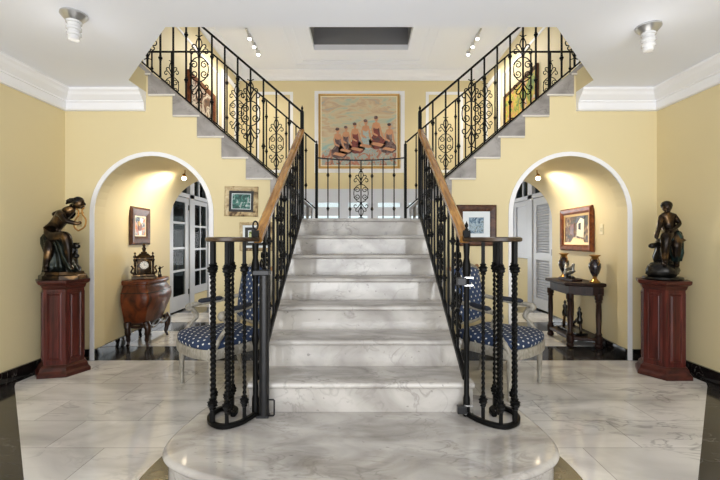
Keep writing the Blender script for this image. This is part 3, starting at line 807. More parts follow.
# passage paintings
def stilllife(b, i, d):
    def ell(cx, cz, rx, rz, mi, dy, n=12):
        b.mi = mi; b.prism([(cx+rx*math.cos(2*PI*k/n), cz+rz*math.sin(2*PI*k/n)) for k in range(n)], 'y', -d-dy, -d+.001)
    ell(.0,-.09,.035,.05,1,.002); ell(-.01,-.01,.05,.05,2,.003); ell(.03,.07,.035,.035,1,.003); ell(-.03,.03,.03,.03,3,.004); ell(.0,-.135,.07,.02,3,.002); b.mi = 0
    return ['dial','redframe','goldframe']
picture('still_life_painting', 'small flower painting in wide brown frame above the curved chest', (-wx(4.93), 4.93, 1.37), PI/2+WA, .50, .46, .105, .035, 'brownframe', [('liner','liner',.015)], 'p_left', stilllife)
def village(b, i, d):
    def pol(pts, mi, dy): b.mi = mi; b.prism(pts, 'y', -d-dy, -d+.001)
    pol([(.02,-.08),(.2,-.11),(.21,.12),(.12,.14),(.03,.07)], 1, .002); pol([(.07,.0),(.13,-.01),(.13,.08),(.07,.07)], 2, .003); pol([(.02,.07),(.12,.14),(.21,.12),(.24,.16),(.1,.19),(-.02,.1)], 5, .003)
    pol([(-.16,-.05),(-.06,-.08),(-.05,.08),(-.15,.06)], 3, .002); pol([(-.2,-.2),(.24,-.2),(.2,-.13),(-.06,-.1)], 4, .002); b.mi = 0
    return ['liner','ink','redframe','goldframe','walnut_d']
picture('village_painting', 'white house painting in a gold and red-brown frame above console table', (wx(5.07), 5.07, 1.335), -PI/2-WA, .85, .55, .08, .05, 'redframe', [('gilt_slip','goldframe',.03)], 'p_right', village)
# front wall pictures
picture('marsh_painting', 'small green picture with cream frame, higher of two on left wall', (-1.195, YW, 1.585), 0, .335, .30, .045, .02, 'creamframe', [('slip','ink',.026),('fillet','mat',.006)], 'p_green', tilt=.025)
picture('meadow_picture', 'small cream-framed picture behind the left volute, lower of two', (-1.045, YW, 1.235), 0, .33, .285, .03, .02, 'creamframe', [('mount','mat',.022),('slip','ink',.03),('fillet','mat',.01)], 'p_low')
def street(b, i, d):
    b.mi = 0; return []
picture('street_print', 'white-matted street print in brown frame on wall beside right handrail', (1.15, YW, 1.345), 0, .40, .41, .065, .03, 'brownframe', [('mount','mat',.06)], 'p_print')
# light switch
t = thing('light_switch', 'ivory light switch plate beside the white house painting', 'switch', (wx(4.49), 4.49, 1.30), -WA)
b = MB(); b.box(-.008,.004,-.035,.035,-.04,.08,.003); b.build('plate', 'switch', t)
b = MB(); b.box(-.016,-.008,-.01,.01,0,.04,.002); b.build('toggle', 'switch', t)

# ------------------------------------------------------------------ light fixtures
def ceil_light(x, y, label):
    t = thing('ceiling_light', label, 'ceiling light', (x,y,ZC))
    b = MB(); b.lathe([(.078,0),(.08,-.012),(.072,-.022),(.052,-.045),(.046,-.05)], (0,0,0), 28); b.build('canopy', 'nickel', t, True, angle=40)
    b = MB(); b.lathe([(.046,-.05),(.046,-.062),(.038,-.066),(.038,-.085)], (0,0,0), 24); b.build('neck', 'frost', t, True, angle=40)
    b = MB(); b.lathe([(.036,-.085),(.044,-.09),(.044,-.104),(.036,-.11),(.036,-.122),(.042,-.126),(.042,-.14),(.034,-.146)], (0,0,0), 24); b.build('glass_rings', 'frost', t, True, angle=40)
    b = MB(); b.lathe([(.033,-.146),(.033,-.17),(.026,-.172)], (0,0,0), 20); b.build('lamp', 'frost', t, True, angle=40)
ceil_light(-1.88, 2.62, 'tiered nickel and glass ceiling light above the lyre statue, left side')
ceil_light(1.99, 2.77, 'tiered nickel and glass ceiling light above the seated bronze, right side')
def track(x, y, label, s):
    t = thing('track_light', label, 'track light', (x,y,UZ))
    b = MB(); b.box(-.015,.015,-.42,.42,-.03,0,.003); b.build('track', 'nickel', t)
    for dy in (-.34,0,.34):
        b = MB(); b.tube([(0,dy,-.03),(0,dy,-.07),(-s*.05,dy,-.1)], .008, 6); b.lathe([(.03,0),(.04,-.03),(.042,-.09)], (-s*.05,dy,-.08), 14); o = b.build('spot_head', 'nickel', t, True, angle=40)
        b = MB(); b.ball((-s*.05,dy,-.165), .034, 10); b.build('bulb', 'bulbw', o, True)
track(-2.28, 8.35, 'three-spot track light on the upper hall ceiling, left of recess', -1)
track(2.38, 8.35, 'three-spot track light on the upper hall ceiling, right of recess', 1)
def pass_spot(s, label):
    t = thing('vault_spotlight', label, 'spotlight', (s*2.2, 5.0, 2.106))
    b = MB(); b.lathe([(.055,-.004),(.058,-.012),(.045,-.022),(.01,-.026)], (0,0,0), 20); b.build('plate', 'gilt', t, True, angle=40)
    b = MB(); b.tube([(0,0,-.02),(0,0,-.07),(s*.01,0,-.085)], .007, 6); b.lathe([(.012,-.08),(.022,-.09),(.026,-.115)], (s*.012,0,0), 12); b.build('arm', 'gilt', t, True, angle=40)
    b = MB(); b.ball((s*.012,0,-.135), .026, 10); b.build('bulb', 'bulb', t, True)
pass_spot(-1, 'small brass spotlight on the vault of the left archway')
pass_spot(1, 'small brass spotlight on the vault of the right archway')

# ------------------------------------------------------------------ pedestals
def pedestal(loc, rz, label):
    t = thing('pedestal', label, 'pedestal', loc, rz)
    def hexr(r, z): return [(r*math.cos(PI/3*k), r*math.sin(PI/3*k), z) for k in range(6)]
    b = MB(); b.loft([hexr(r, z) for r, z in ((.226,0),(.226,.03),(.206,.05),(.198,.08),(.178,.10))]); b.build('base', 'mahog_d', t)
    b = MB(); b.loft([hexr(.172,.10), hexr(.172,.765)]); body = b.build('shaft', 'mahog', t)
    ap = .172*math.cos(PI/6)
    for k in range(6):
        a = PI/6+PI/3*k; c, s_ = math.cos(a), math.sin(a)
        def P(u, o, z): return (c*(ap+o)-s_*u, s_*(ap+o)+c*u, z)
        b = MB()
        def rect(w, z0, z1, o): return [P(-w,o,z0),P(w,o,z0),P(w,o,z1),P(-w,o,z1)]
        b.loft([rect(.058,.135,.735,-.002), rect(.058,.135,.735,.007), rect(.049,.144,.726,.009), rect(.042,.151,.719,.001), rect(.038,.155,.715,.001), rect(.031,.162,.708,.006)]); b.build('panel', 'mahog', body)
    b = MB(); b.loft([hexr(r, z) for r, z in ((.176,.765),(.184,.78),(.19,.80),(.216,.815),(.221,.83),(.221,.845))]); b.build('cap', 'mahog_d', t)
    return t
PL = (-2.725, 3.66, 0); PR = (2.715, 3.60, 0)
pedestal(PL, math.radians(12), 'hexagonal mahogany pedestal under the bronze lyre player, left wall')
pedestal(PR, 0, 'hexagonal mahogany pedestal under the bronze crouching woman, right wall')

# ------------------------------------------------------------------ statues
def drape(b, rings, folds=9, amp=.12, n=40, ph=0):
    out = []
    for cx, cy, z, rx, ry in rings:
        out.append([(cx+rx*(1+amp*math.sin(folds*2*PI*k/n+ph+z*9))*math.cos(2*PI*k/n), cy+ry*(1+amp*math.sin(folds*2*PI*k/n+ph+z*9))*math.sin(2*PI*k/n), z) for k in range(n)])
    b.loft(out)
t = thing('lyre_statue', 'dark bronze statue of a draped woman bending over a lyre', 'statue', (PL[0], PL[1]-.0, .845))
b = MB(); b.loft([[(r*math.cos(PI/4*k+PI/8), r*.85*math.sin(PI/4*k+PI/8), z) for k in range(8)] for r, z in ((.195,0),(.195,.035),(.175,.045),(.165,.07))]); b.build('plinth', 'bronze', t)
b = MB(); b.loft([[(.02+r*math.cos(2*PI*k/12), .03+r*.8*math.sin(2*PI*k/12), z) for k in range(12)] for r, z in ((.11,.07),(.11,.1),(.085,.13),(.08,.30),(.1,.33))]); b.build('seat_block', 'bronze_k', t, True, angle=40)
z_ = lambda y: (240-y)*.0090+1.2-.845
x_ = lambda px: (px-62)*.0092
J = {'pelvis': ((x_(51),.03,z_(237)),.07), 'waist': ((x_(51),.02,z_(228)),.056), 'chest': ((x_(58),.0,z_(217)),.064), 'neckb': ((x_(69),-.01,z_(210)),.05), 'neck': ((x_(75),-.02,z_(206.5)),.026), 
     'shL': ((x_(66),-.085,z_(213)),.034), 'elL': ((x_(74),-.13,z_(221)),.025), 'haL': ((x_(84),-.10,z_(224)),.018), 'fiL': ((x_(87),-.09,z_(222)),.013),
     'shR': ((x_(64),.08,z_(212)),.034), 'elR': ((x_(54),.07,z_(210.5)),.026), 'haR': ((x_(48.5),.03,z_(215.5)),.03),
     'hipL': ((x_(56),-.05,z_(238)),.06), 'knL': ((x_(73),-.10,z_(235)),.046), 'caL': ((x_(75.5),-.10,z_(247)),.038), 'anL': ((x_(75.5),-.09,z_(265)),.021), 'ftL': ((x_(80),-.11,z_(270)),.02),
     'hipR': ((x_(52),-.02,z_(240)),.058), 'knR': ((x_(57),-.10,z_(248)),.046), 'anR': ((x_(54),-.10,z_(267)),.026), 'ftR': ((x_(57),-.14,z_(271)),.02)}
E = [('pelvis','waist'),('waist','chest'),('chest','neckb'),('neckb','neck'),('chest','shL'),('shL','elL'),('elL','haL'),('haL','fiL'),('chest','shR'),('shR','elR'),('elR','haR'),
     ('pelvis','hipL'),('hipL','knL'),('knL','caL'),('caL','anL'),('anL','ftL'),('pelvis','hipR'),('hipR','knR'),('knR','anR'),('anR','ftR')]
body = meshobj('body', skin(J, E), 'bronze', t)
b = MB(); hc = (x_(80.5), -.03, z_(203)); b.ball(hc, .045, 16, (.95,.85,1.1))
b.tube(crom([(hc[0]+.038,hc[1]-.005,hc[2]+.012),(hc[0]+.056,hc[1]-.008,hc[2]-.012),(hc[0]+.04,hc[1]-.006,hc[2]-.018)],4), .007, 6)
b.ball((hc[0]+.03,hc[1]-.005,hc[2]-.034), .02, 8); b.build('head', 'bronze', t, True)
b = MB(); b.ball((hc[0]-.014,hc[1]+.005,hc[2]+.016), .049, 14, (1,.95,.95))
for k in range(6):
    zz = .03-.012*k; b.tube(crom([(hc[0]-.02,hc[1]+(k-2.5)*.012,hc[2]+zz),(hc[0]-.06,hc[1]+(k-2.5)*.014,hc[2]+zz+.008*math.sin(k)),(hc[0]-.095-.012*(k%3),hc[1]+(k-2.5)*.014,hc[2]+zz-.012)],5), [.016]*3+[.014]*3+[.01]*3+[.006]*2, 6)
b.build('hair', 'bronze_k', t, True)
b = MB(); drape(b, [(x_(58),.01,.072,.115,.125),(x_(57.5),.0,.14,.10,.10),(x_(57),.0,.24,.095,.09),(x_(55),.0,.32,.10,.095),(x_(52),.015,.375,.088,.095),(x_(51),.02,.41,.066,.078)], 8, .16)
b.build('drapery', 'bronze_g', t, True)
b = MB(); drape(b, [(x_(79),-.08,.075,.035,.05),(x_(75),-.07,.13,.035,.05),(x_(70),-.07,.22,.035,.05),(x_(66),-.06,.32,.04,.05),(x_(62),-.06,.38,.035,.04)], 5, .15, 24); b.build('drapery_fold', 'bronze_g', t, True)
# lyre
b = MB(); lx, ly = x_(86.5), -.09
lx = x_(85)
pl = crom([(lx-.03,ly,z_(209)),(lx-.008,ly,z_(211)),(lx-.012,ly,z_(216)),(lx-.04,ly,z_(221)),(lx-.045,ly,z_(227)),(lx-.01,ly,z_(231))],5)
pr = crom([(lx+.045,ly,z_(208)),(lx+.024,ly,z_(210)),(lx+.03,ly,z_(215)),(lx+.058,ly,z_(220)),(lx+.045,ly,z_(227)),(lx-.01,ly,z_(231))],5)
b.tube(pl, .007, 6); b.tube(pr, .007, 6); b.tube([(lx-.02,ly,z_(213.5)),(lx+.04,ly,z_(213))], .005, 5)
for k in range(4): b.tube([(lx+.0+.008*k,ly,z_(213.5)),(lx-.016+.012*k,ly,z_(227))], .0018, 4)
b.build('lyre', 'gilt', t, True)
b = MB()
for q in ((80,246),(79,256),(77,250)): b.ball((x_(q[0]), -.05, z_(q[1])), .024, 8)
b.build('garland', 'bronze_k', t, True)

t = thing('seated_statue', 'dark bronze statue of a woman bending down on a rock, green drapery', 'statue', (PR[0], PR[1], .845))
b = MB(); b.lathe([(.15,0),(.155,.01),(.15,.025),(.13,.03)], (0,0,0), 28); b.build('plinth', 'bronze_k', t, True, angle=40)
z_ = lambda y: (240-y)*.0090+1.2-.845
x_ = lambda px: (px-662)*.0090
b = MB(); n = 26; rg = []
for z, r in ((.028,.105),(.05,.128),(.085,.132),(.12,.118),(.15,.085),(.16,.05)):
    rg.append([(r*(1+.09*math.sin(5*2*PI*k/n+z*40)+.05*math.sin(3*2*PI*k/n))*math.cos(2*PI*k/n), r*.85*(1+.08*math.sin(4*2*PI*k/n+z*25))*math.sin(2*PI*k/n), z) for k in range(n)])
b.loft(rg); b.build('rock', 'bronze_k', t, True)
b = MB(); n = 22; rg = []
for z, r in ((.14,.08),(.2,.085),(.27,.075),(.33,.08),(.37,.06)):
    rg.append([(x_(666)+r*(1+.12*math.sin(3*2*PI*k/n+z*30))*math.cos(2*PI*k/n), .03+r*.8*(1+.12*math.sin(4*2*PI*k/n+z*20))*math.sin(2*PI*k/n), z) for k in range(n)])
b.loft(rg); b.tube(crom([(x_(660),-.02,z_(243)),(x_(652),-.04,z_(245)),(x_(645),-.05,z_(246))],4), [.028]*4+[.024]*4+[.016], 7); b.build('stump', 'bronze_k', t, True)
J = {'pelvis': ((x_(668.5),.0,z_(233)),.064), 'waist': ((x_(667),-.005,z_(225)),.046), 'chest': ((x_(665.5),-.02,z_(216.5)),.052), 'neck': ((x_(663.5),-.035,z_(212)),.024),
     'shL': ((x_(659),-.02,z_(217)),.026), 'elL': ((x_(654),-.05,z_(228)),.02), 'haL': ((x_(650),-.07,z_(236)),.019), 'fiL': ((x_(649),-.08,z_(239)),.014),
     'shR': ((x_(671.5),-.02,z_(216)),.027), 'elR': ((x_(674),-.06,z_(224)),.021), 'haR': ((x_(665),-.10,z_(229.5)),.016), 'fiR': ((x_(660),-.12,z_(231)),.014),
     'hipL': ((x_(664),-.05,z_(234)),.06), 'knL': ((x_(655),-.12,z_(238)),.046), 'caL': ((x_(655),-.11,z_(250)),.036), 'anL': ((x_(657),-.09,z_(262)),.022), 'ftL': ((x_(654),-.12,z_(265)),.018),
     'hipR': ((x_(671),-.04,z_(237)),.06), 'knR': ((x_(665),-.12,z_(244)),.046), 'caR': ((x_(667),-.10,z_(254)),.036), 'anR': ((x_(669),-.08,z_(263)),.022), 'ftR': ((x_(667),-.11,z_(266)),.018)}
E = [('pelvis','waist'),('waist','chest'),('chest','neck'),('chest','shL'),('shL','elL'),('elL','haL'),('haL','fiL'),('chest','shR'),('shR','elR'),('elR','haR'),('haR','fiR'),
     ('pelvis','hipL'),('hipL','knL'),('knL','caL'),('caL','anL'),('anL','ftL'),('pelvis','hipR'),('hipR','knR'),('knR','caR'),('caR','anR'),('anR','ftR')]
meshobj('body', skin(J, E), 'bronze', t)
b = MB(); hc = (x_(662), -.05, z_(207.5)); b.ball(hc, .041, 16, (.92,.95,1.12)); b.ball((hc[0]-.012,hc[1]-.04,hc[2]-.014), .011, 8); b.ball((hc[0]-.012,hc[1]-.032,hc[2]-.034), .017, 8); b.build('head', 'bronze', t, True)
b = MB(); b.ball((hc[0]+.006,hc[1]+.012,hc[2]+.016), .046, 14, (1,1,.9)); b.ball((hc[0]+.02,hc[1]+.045,hc[2]+.012), .026, 10)
b.build('hair', 'bronze_k', t, True)
b = MB(); drape(b, [(x_(668),-.09,.17,.035,.035),(x_(669),-.08,.24,.05,.05),(x_(668),-.075,.32,.06,.06),(x_(668),-.05,.385,.068,.07),(x_(669),-.02,.43,.06,.07)], 6, .14, 30); b.build('drapery', 'bronze_p', t, True)

# ------------------------------------------------------------------ armchairs
def armchair(loc, rz, label, flip=1):
    """front faces local -y"""
    t = thing('armchair', label, 'armchair', loc, rz, None)
    wf, wb, yf, yb = .30, .235, -.27, .25
    def seat_outline(e, z):
        pts = []
        base = [(-wf-e,yf+.04),(-wf*.55,yf-.035-e),(0,yf-.05-e),(wf*.55,yf-.035-e),(wf+e,yf+.04),(wf-.015+e,-.05),(wb+e,yb+e),(0,yb+e),(-wb-e,yb+e),(-wf+.015-e,-.05)]
        return [(p.x, p.y, z) for p in crom([(x,y,0) for x,y in base], 5, True)]
    b = MB(); b.loft([seat_outline(.0,.31), seat_outline(.006,.32), seat_outline(.006,.375), seat_outline(0,.385)]); b.build('seat_rail', 'framewood', t, True, angle=40)
    b = MB(); b.loft([seat_outline(-.01,.385), seat_outline(-.002,.40), seat_outline(-.004,.425)]+[[(x*q, y*q, z) for x,y,_ in seat_outline(-.004,.425)] for q,z in ((.95,.446),(.8,.464),(.5,.474),(.15,.477))]); o = b.build('seat_cushion', 'seatcloth', t, True, angle=60)
    def fs(c):
        r = math.hypot(c.x, c.y) or 1; k = max(0, .455-c.z)/r; return (c.x*(1+k), c.y*(1+k), 0)
    clothmap(o, fs)
    for x, y, back in ((-wf+.02,yf+.045,0),(wf-.02,yf+.045,0),(-wb+.01,yb-.01,1),(wb-.01,yb-.01,1)):
        b = MB()
        if not back: b.lathe([(.028,.37),(.028,.315),(.022,.30),(.027,.285),(.024,.26),(.013,.03),(.017,.02),(.015,0)], (x,y,0), 14)
        else: b.tube([(x,y,.37),(x,y+.005,.25),(x,y+.035,.1),(x,y+.06,0)], [.024,.022,.018,.014], 10)
        b.build('leg', 'framewood', t, True, angle=40)
    # back: frame with cloth panel, leaning backwards
    lean = .17
    def BP(x, z, o): return (x, yb-.01+(z-.40)*lean+o, z)
    zb0, zb1 = .50, .96
    outl = [(-.215,zb0),(-.245,.70),(-.235,zb1-.02),(-.12,zb1+.012),(0,zb1+.03),(.12,zb1+.012),(.235,zb1-.02),(.245,.70),(.215,zb0),(0,zb0-.012)]
    b = MB(); b.tube([BP(x,z,0) for x,z in outl], .019, 8, closed=True)
    for s in (-1,1): b.tube([BP(s*.20,zb0,0), BP(s*.21,.37,0)], .018, 8)
    b.build('back_frame', 'framewood', t, True, angle=60)
    for s in (-1,1):
        b = MB(); b.ball(BP(s*.233,zb1-.01,-.004), .024, 8, (1,.8,1.2)); b.build('back_corner', 'chairbrown', t, True)
    b = MB()
    def pad(e, o): return [BP(x*(1-e), .73+(z-.73)*(1-e), o) for x, z in outl]
    b.loft([pad(.04,.012), pad(.04,-.012), pad(.1,-.03), pad(.25,-.038), pad(.6,-.04)]); o = b.build('back_cushion', 'backcloth', t, True, angle=60); clothmap(o, lambda c: (c.x, c.z, 0))
    for s in (-1, 1):
        za = .655
        arm = crom([BP(s*.215,.70,-.0),(s*.255,.12,za+.012),(s*.285,-.02,za-.005),(s*.295,-.13,za-.012),(s*.30,-.17,za-.03),(s*.296,-.15,za-.05)],6)
        b = MB(); b.tube(arm, [.018]*8+[.017]*8+[.021]*8+[.022]*(len(arm)-24), 8); b.ball((s*.298,-.155,za-.025), .032, 10, (.8,1,1))
        sup = crom([(s*.297,-.135,za-.04),(s*.285,-.10,za-.11),(s*.29,-.15,.48),(s*.293,-.21,.40),(s*.285,-.225,.36)],6)
        b.tube(sup, [.022]*8+[.017]*8+[.024]*(len(sup)-16), 8)
        o = b.build('arm', 'framewood', t, True, angle=60)
        b = MB(); b.tube(crom([(s*.25,.12,za+.026),(s*.278,.02,za+.018),(s*.29,-.08,za+.012)],5), [.012]+[.022]*9+[.012], 8); b.build('arm_pad', 'padcloth', o, True)
    return t
a = math.atan2(-.8, .6)   # local -y -> facing direction
armchair((-1.15, 3.33, 0), -math.atan2(.7,.71), 'grey-framed armchair in navy dotted cloth left of the marble stairs')
armchair((1.145, 3.33, 0), math.atan2(.7,.71), 'grey-framed armchair in navy dotted cloth right of the marble stairs')

# ------------------------------------------------------------------ bombe chest (back to the left passage wall, front faces +x)
t = thing('bombe_chest', 'curved glossy walnut chest on cabriole legs under still life painting', 'chest', (-wx(4.77)+.03, 4.77, 0), WA)
L2, DP = .318, .30
prof = [(.235,.80),(.26,.82),(.32,.88),(.40,.97),(.48,1.06),(.54,1.09),(.59,1.07),(.64,.99),(.675,.93),(.69,.93)]
def csec(z, k, e=0):
    h = L2*k+e; d = DP*k+e
    base = [(.0,-h*.97),(d*.5,-h),(d*.86,-h*.97),(d*.93,-h*.84),(d*1.02,-h*.45),(d*1.07,0),(d*1.02,h*.45),(d*.93,h*.84),(d*.86,h*.97),(d*.5,h),(0,h*.97)]
    c = crom([(x,y,0) for x,y in base], 4); return [(p.x, p.y, z) for p in c]
b = MB(); b.loft([csec(z,k) for z,k in prof]); b.build('body', 'walnut', t, True, angle=50)
b = MB(); b.loft([csec(.69,.96), csec(.695,1.0), csec(.715,1.02), csec(.735,1.0), csec(.742,.95)]); b.build('top', 'walnut', t, True, angle=40)
b = MB(); b.loft([csec(.60,1.07), csec(.606,1.078), csec(.612,1.055)], caps=False); b.loft([csec(.236,.82), csec(.245,.84), csec(.262,.832)], caps=False); b.build('moulding', 'walnut_d', t, True)
for y, x in ((-.26,.25),(.26,.25),(-.26,.05),(.26,.05)):
    o = .05 if x > .1 else 0
    s = 1 if y > 0 else -1
    b = MB(); pts = crom([(x-.01,y,.27),(x+o*.4,y+s*.015,.2),(x+o*.2,y+s*.008,.12),(x-.0,y,.05),(x+o*.3,y+s*.01,.014),(x+o*.5,y+s*.014,.012)],5)
    b.tube(pts, [.04]*5+[.034]*5+[.024]*5+[.016]*5+[.02]*(len(pts)-20), 10); b.build('leg', 'walnut_d', t, True)
b = MB()
pts = [(DP*.9*(1+.0), -.25+.5*i/12, .235-.035*abs(math.sin(PI*2*i/12))) for i in range(13)]
b.tube(pts, .02, 8); b.tube([(.03+.02*i, -.265, .235-.02*math.sin(PI*i/11)) for i in range(12)], .018, 8); b.build('apron', 'walnut_d', t, True)

# mantel clock
t = thing('mantel_clock', 'ornate dark gilt mantel clock with white dial standing on walnut chest', 'clock', (-2.55, 4.70, .742), math.radians(30))
k = 1.0
b = MB(); b.box(-.13,.13,-.075,.075,0,.035,.006); b.box(-.115,.115,-.065,.065,.035,.06,.005); b.build('base', 'giltdark', t)
b = MB(); b.box(-.075,.075,-.05,.05,.06,.235,.006); b.lathe([(.05,-.052),(.055,-.05),(.055,.05),(.05,.052)], (0,0,.20), 20, 'y'); b.build('case', 'giltdark', t, True, angle=35)
for s in (-1,1):
    b = MB(); b.lathe([(.018,.06),(.014,.08),(.013,.20),(.018,.22),(.022,.235)], (s*.092,-.04,0), 10); b.build('column', 'giltdark', t, True)
    b = MB(); b.tube(crom([(s*.10,-.03,.06),(s*.13,-.03,.09),(s*.115,-.03,.13),(s*.13,-.03,.16)],5), [.014]*6+[.01]*10, 6); b.lathe([(.016,0),(.02,.02),(.006,.04),(.014,.055),(.002,.075)], (s*.092,0,.245), 10); b.build('ornament', 'giltdark', t, True)
b = MB(); b.box(-.105,.105,-.062,.062,.235,.25,.004); b.loft([[(sx*w,sy*w*.6,z) for sx,sy in ((-1,-1),(1,-1),(1,1),(-1,1))] for w,z in ((.095,.25),(.08,.265),(.05,.29),(.045,.30))]); b.build('pediment', 'giltdark', t)
b = MB(); b.lathe([(.03,.30),(.035,.315),(.015,.325),(.02,.345),(.024,.36),(.012,.375),(.017,.395),(.014,.41),(.002,.42)], (0,0,0), 12); b.build('finial', 'giltdark', t, True)
b = MB(); b.lathe([(.002,-.001),(.045,-.001),(.045,.006)], (0,-.058,.165), 28, 'y')
bmesh.ops.scale(b.bm, vec=(1,1,1), verts=b.bm.verts); d = b.build('dial', 'dial', t)
b = MB()
for i in range(12): b.box(-.003,.003,-.062,-.059,.165+.032,.165+.042, rot=Matrix.Rotation(i*PI/6,4,'Y'), c=(0,-.06,.165))
b.box(-.002,.002,-.063,-.06,.165,.19); b.box(0,.026,-.063,-.06,.163,.167); b.build('hand', 'ink', d)
# little bronze figure
def statuette(name, label, cat, loc, h, mat, base='ink', rz=0):
    t = thing(name, label, cat, loc, rz); q = h/.16
    b = MB(); b.lathe([(.024*q,0),(.026*q,.008*q),(.022*q,.03*q),(.024*q,.036*q)], (0,0,0), 14); b.build('plinth', base, t, True, angle=40)
    J = {'p': ((0,0,.088*q),.013*q), 'c': ((0,0,.115*q),.014*q), 'n': ((0,0,.13*q),.007*q), 'h': ((0,0,.145*q),.012*q), 'a': ((.03*q,0,.125*q),.006*q), 'a2': ((.05*q,0,.142*q),.005*q), 'b': ((-.025*q,0,.108*q),.006*q),
         'k': ((.01*q,-.004*q,.062*q),.008*q), 'f': ((.006*q,0,.036*q),.006*q), 'k2': ((-.012*q,0,.062*q),.008*q), 'f2': ((-.018*q,.005*q,.036*q),.006*q)}
    meshobj('figure', skin(J, [('p','c'),('c','n'),('n','h'),('c','a'),('a','a2'),('c','b'),('p','k'),('k','f'),('p','k2'),('k2','f2')]), mat, t)
    return t
statuette('figurine', 'tiny dark bronze figure with raised arm beside the mantel clock', 'figurine', (-2.50, 4.97, .742), .15, 'bronze_k')

# ------------------------------------------------------------------ console table (back to the right passage wall)
t = thing('console_table', 'dark turned-leg console table with low shelf under white house painting', 'table', (wx(4.73)-.03, 4.73, 0), -WA)
def ctop(e, z): return [(x, y, z) for x, y in ((.0,-.37-e),(-.13-e*.5,-.37-e),(-.37-e,-.27-e*.3),(-.37-e,.27+e*.3),(-.13-e*.5,.37+e),(0,.37+e))]
b = MB(); b.loft([ctop(.0,.685), ctop(.02,.695), ctop(.025,.71), ctop(.015,.725)]); b.build('top', 'oakdark', t)
b = MB(); b.loft([ctop(-.03,.585), ctop(-.03,.685)]); b.build('apron', 'oakdark', t)
b = MB(); b.loft([ctop(-.02,.085), ctop(-.015,.095), ctop(-.015,.115), ctop(-.02,.12)]); b.build('shelf', 'oakdark', t)
for x, y in ((-.33,-.27),(-.33,.27),(-.05,-.33),(-.05,.33)):
    b = MB(); b.lathe([(.022,0),(.036,.01),(.042,.03),(.03,.05),(.036,.06),(.04,.075),(.04,.135),(.03,.145),(.036,.16),(.024,.18),(.030,.36),(.026,.50),(.036,.515),(.03,.53),(.04,.545),(.04,.60)], (x,y,0), 14); b.build('leg', 'oakdark', t, True, angle=40)
def vase(loc, h, label):
    t = thing('vase', label, 'vase', loc); q = h/.24
    b = MB(); b.lathe([(.042*q,0),(.045*q,.008*q),(.03*q,.02*q),(.014*q,.04*q),(.018*q,.055*q)], (0,0,0), 20); b.build('foot', 'gilt', t, True, angle=50)
    b = MB(); b.lathe([(.018*q,.055*q),(.036*q,.09*q),(.048*q,.135*q),(.046*q,.165*q),(.026*q,.19*q),(.02*q,.2*q)], (0,0,0), 22); b.build('body', 'porcelain', t, True)
    b = MB(); b.lathe([(.02*q,.2*q),(.024*q,.21*q),(.03*q,.225*q),(.046*q,.236*q),(.044*q,.24*q),(.02*q,.232*q)], (0,0,0), 22); b.build('rim', 'gilt', t, True)
    for s in (-1,1):
        b = MB(); b.tube(crom([(0,s*.045*q,.15*q),(0,s*.066*q,.175*q),(0,s*.055*q,.205*q),(0,s*.028*q,.212*q)],5), .005*q, 6); b.build('handle', 'gilt', t, True)
vase((2.59, 4.43, .725), .31, 'dark gilt-mounted vase on console table, nearer the archway')
vase((2.53, 4.99, .725), .31, 'dark gilt-mounted vase on console table, nearer the louvered door')
t = thing('figure_group', 'silvered group of two seated figures on wooden stand on console table', 'figurine', (2.47, 4.73, .725), 0)
b = MB(); b.box(-.06,.06,-.16,.16,0,.025,.005); b.build('stand', 'oakdark', t)
b = MB(); n = 20; b.loft([[(r*.5*(1+.1*math.sin(3*2*PI*k/n))*math.cos(2*PI*k/n), r*1.1*math.sin(2*PI*k/n), z) for k in range(n)] for r, z in ((.09,.025),(.085,.04),(.05,.055))]); b.build('ground', 'bronze_k', t, True)
for y, mm, lean in ((.06,'silver',.3),(-.04,'silver',-.4)):
    J = {'p': ((0,y,.07),.022), 'c': ((0,y+lean*.03,.12),.022), 'n': ((0,y+lean*.06,.145),.01), 'h': ((0,y+lean*.07,.165),.018), 'a': ((-.03,y-lean*.08,.115),.009), 'b': ((-.03,y-lean*.17,.10),.008), 'k': ((-.035,y-lean*.1,.085),.014), 'f': ((-.04,y-lean*.13,.045),.01), 'k2': ((.01,y-lean*.16,.07),.013), 'f2': ((-.01,y-lean*.26,.045),.01)}
    J = {k_: ((v_[0][0]*1.2, v_[0][1]*1.15, .03+(v_[0][2]-.03)*1.3), v_[1]*1.25) for k_, v_ in J.items()}
    meshobj('figure', skin(J, [('p','c'),('c','n'),('n','h'),('c','a'),('a','b'),('p','k'),('k','f'),('p','k2'),('k2','f2')]), mm, t)
# scroll sculpture on the low shelf
t = thing('andiron_sculpture', 'dark bronze pair of scrolled figures on the console low shelf', 'sculpture', (2.49, 4.72, .12))
t.scale = (1.35,1.25,1.4)
b = MB(); b.box(-.05,.05,-.17,.17,0,.02,.004); b.build('stand', 'bronze_k', t)
b = MB(); b.tube(crom([(0,.15,.02),(0,.14,.10),(0,.10,.13),(0,.05,.09),(0,0,.07),(0,-.05,.09),(0,-.10,.12),(0,-.14,.09),(0,-.15,.02)],5), .012, 7); b.build('scroll', 'bronze', t, True)
for y in (.13,-.13):
    b = MB(); b.lathe([(.02,0),(.026,.03),(.016,.06),(.022,.09),(.008,.105),(.014,.12),(.002,.14)], (0,y,.09 if y < 0 else .11), 10); b.build('figure', 'bronze_k', t, True)
statuette('figurine', 'small pale figure at the far end of the console low shelf', 'figurine', (2.50, 4.95, .12), .11, 'silver')

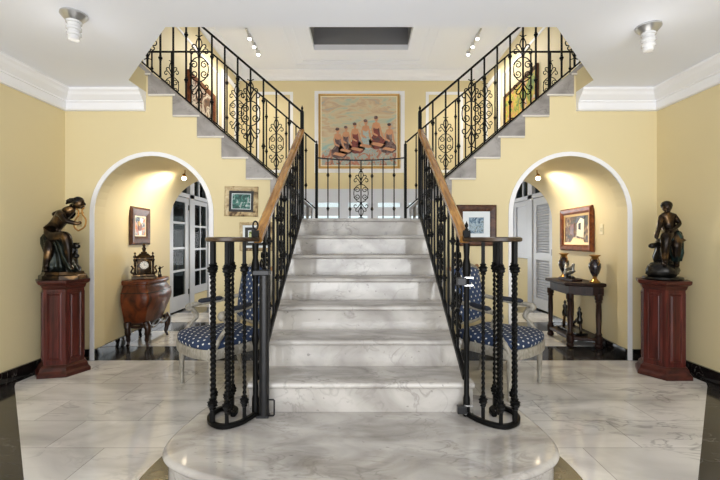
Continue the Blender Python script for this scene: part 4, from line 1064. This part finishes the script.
# ------------------------------------------------------------------ lights
def light(kind, name, loc, power, color=(1,1,1), size=.1, rot=None, **kw):
    d = bpy.data.lights.new(name, kind); d.energy = power; d.color = color
    if kind == 'AREA': d.size = size
    elif kind in ('POINT','SPOT'): d.shadow_soft_size = size
    for k, v in kw.items(): setattr(d, k, v)
    o = bpy.data.objects.new(name, d); COL.objects.link(o); o.location = loc
    if rot: o.rotation_euler = rot
    return o
WARM = (1,.9,.74)
light('AREA', 'hall_fill', (0,YB-.12,1.25), 105, (.95,.975,1), 4.4, (-math.radians(90+38),0,0), shape='RECTANGLE', size_y=1.6)  # added fill before the rear windows, tilted up to lift the upper ceiling
light('AREA', 'entrance_fill', (0,-1.5,.75), 70, (.97,.985,1), 4.6, (math.radians(90+32),0,0), shape='RECTANGLE', size_y=1.2)  # unseen fill added behind the camera, aimed up to brighten the foyer ceiling
for s in (-1,1):
    light('POINT', 'foyer_lamp', (s*1.93, 2.7, ZC-.30), 1.2, (1,.97,.92), .13)
    light('SPOT', 'passage_lamp', (s*2.16, 5.0, 1.92), 34, WARM, .04, V((s*.6,-.06,-.42)).to_track_quat('-Z','Y').to_euler(), spot_size=2.5, spot_blend=.5)
    for dy in (-.34,0,.34): light('SPOT', 'track_lamp', (s*2.25, 8.35+dy, UZ-.24), 42, (1,.95,.87), .06, (math.radians(12)*(dy/.34), -s*math.radians(14), 0), spot_size=2.5, spot_blend=.6)
w = bpy.data.worlds.new('World'); S.world = w; w.use_nodes = True
wn = w.node_tree; bg = wn.nodes['Background']
tc = wn.nodes.new('ShaderNodeTexCoord'); sx = wn.nodes.new('ShaderNodeSeparateXYZ'); wn.links.new(tc.outputs['Generated'], sx.inputs[0])
wr = wn.nodes.new('ShaderNodeMapRange'); wr.inputs[1].default_value = -.15; wr.inputs[2].default_value = .15; wr.inputs[3].default_value = 3.6; wr.inputs[4].default_value = 1.9   # lower half brightened to throw added light up at ceilings, overcast sky above
wn.links.new(sx.outputs['Z'], wr.inputs[0]); wn.links.new(wr.outputs[0], bg.inputs[1])
bg.inputs[0].default_value = (.965,.985,1,1)

# ------------------------------------------------------------------ camera
cd = bpy.data.cameras.new('camera'); cam = bpy.data.objects.new('camera', cd); COL.objects.link(cam)
cd.sensor_width = 36; cd.lens = 20.0; cam.location = (0,0,1.2); cam.rotation_euler = (PI/2,0,0)
cd.shift_x = -1/720; cd.clip_start = .05
S.camera = cam
S.view_settings.view_transform = 'Standard'; S.view_settings.look = 'None'; S.view_settings.gamma = 1; S.view_settings.use_curve_mapping = False
S.view_settings.exposure = 0.15
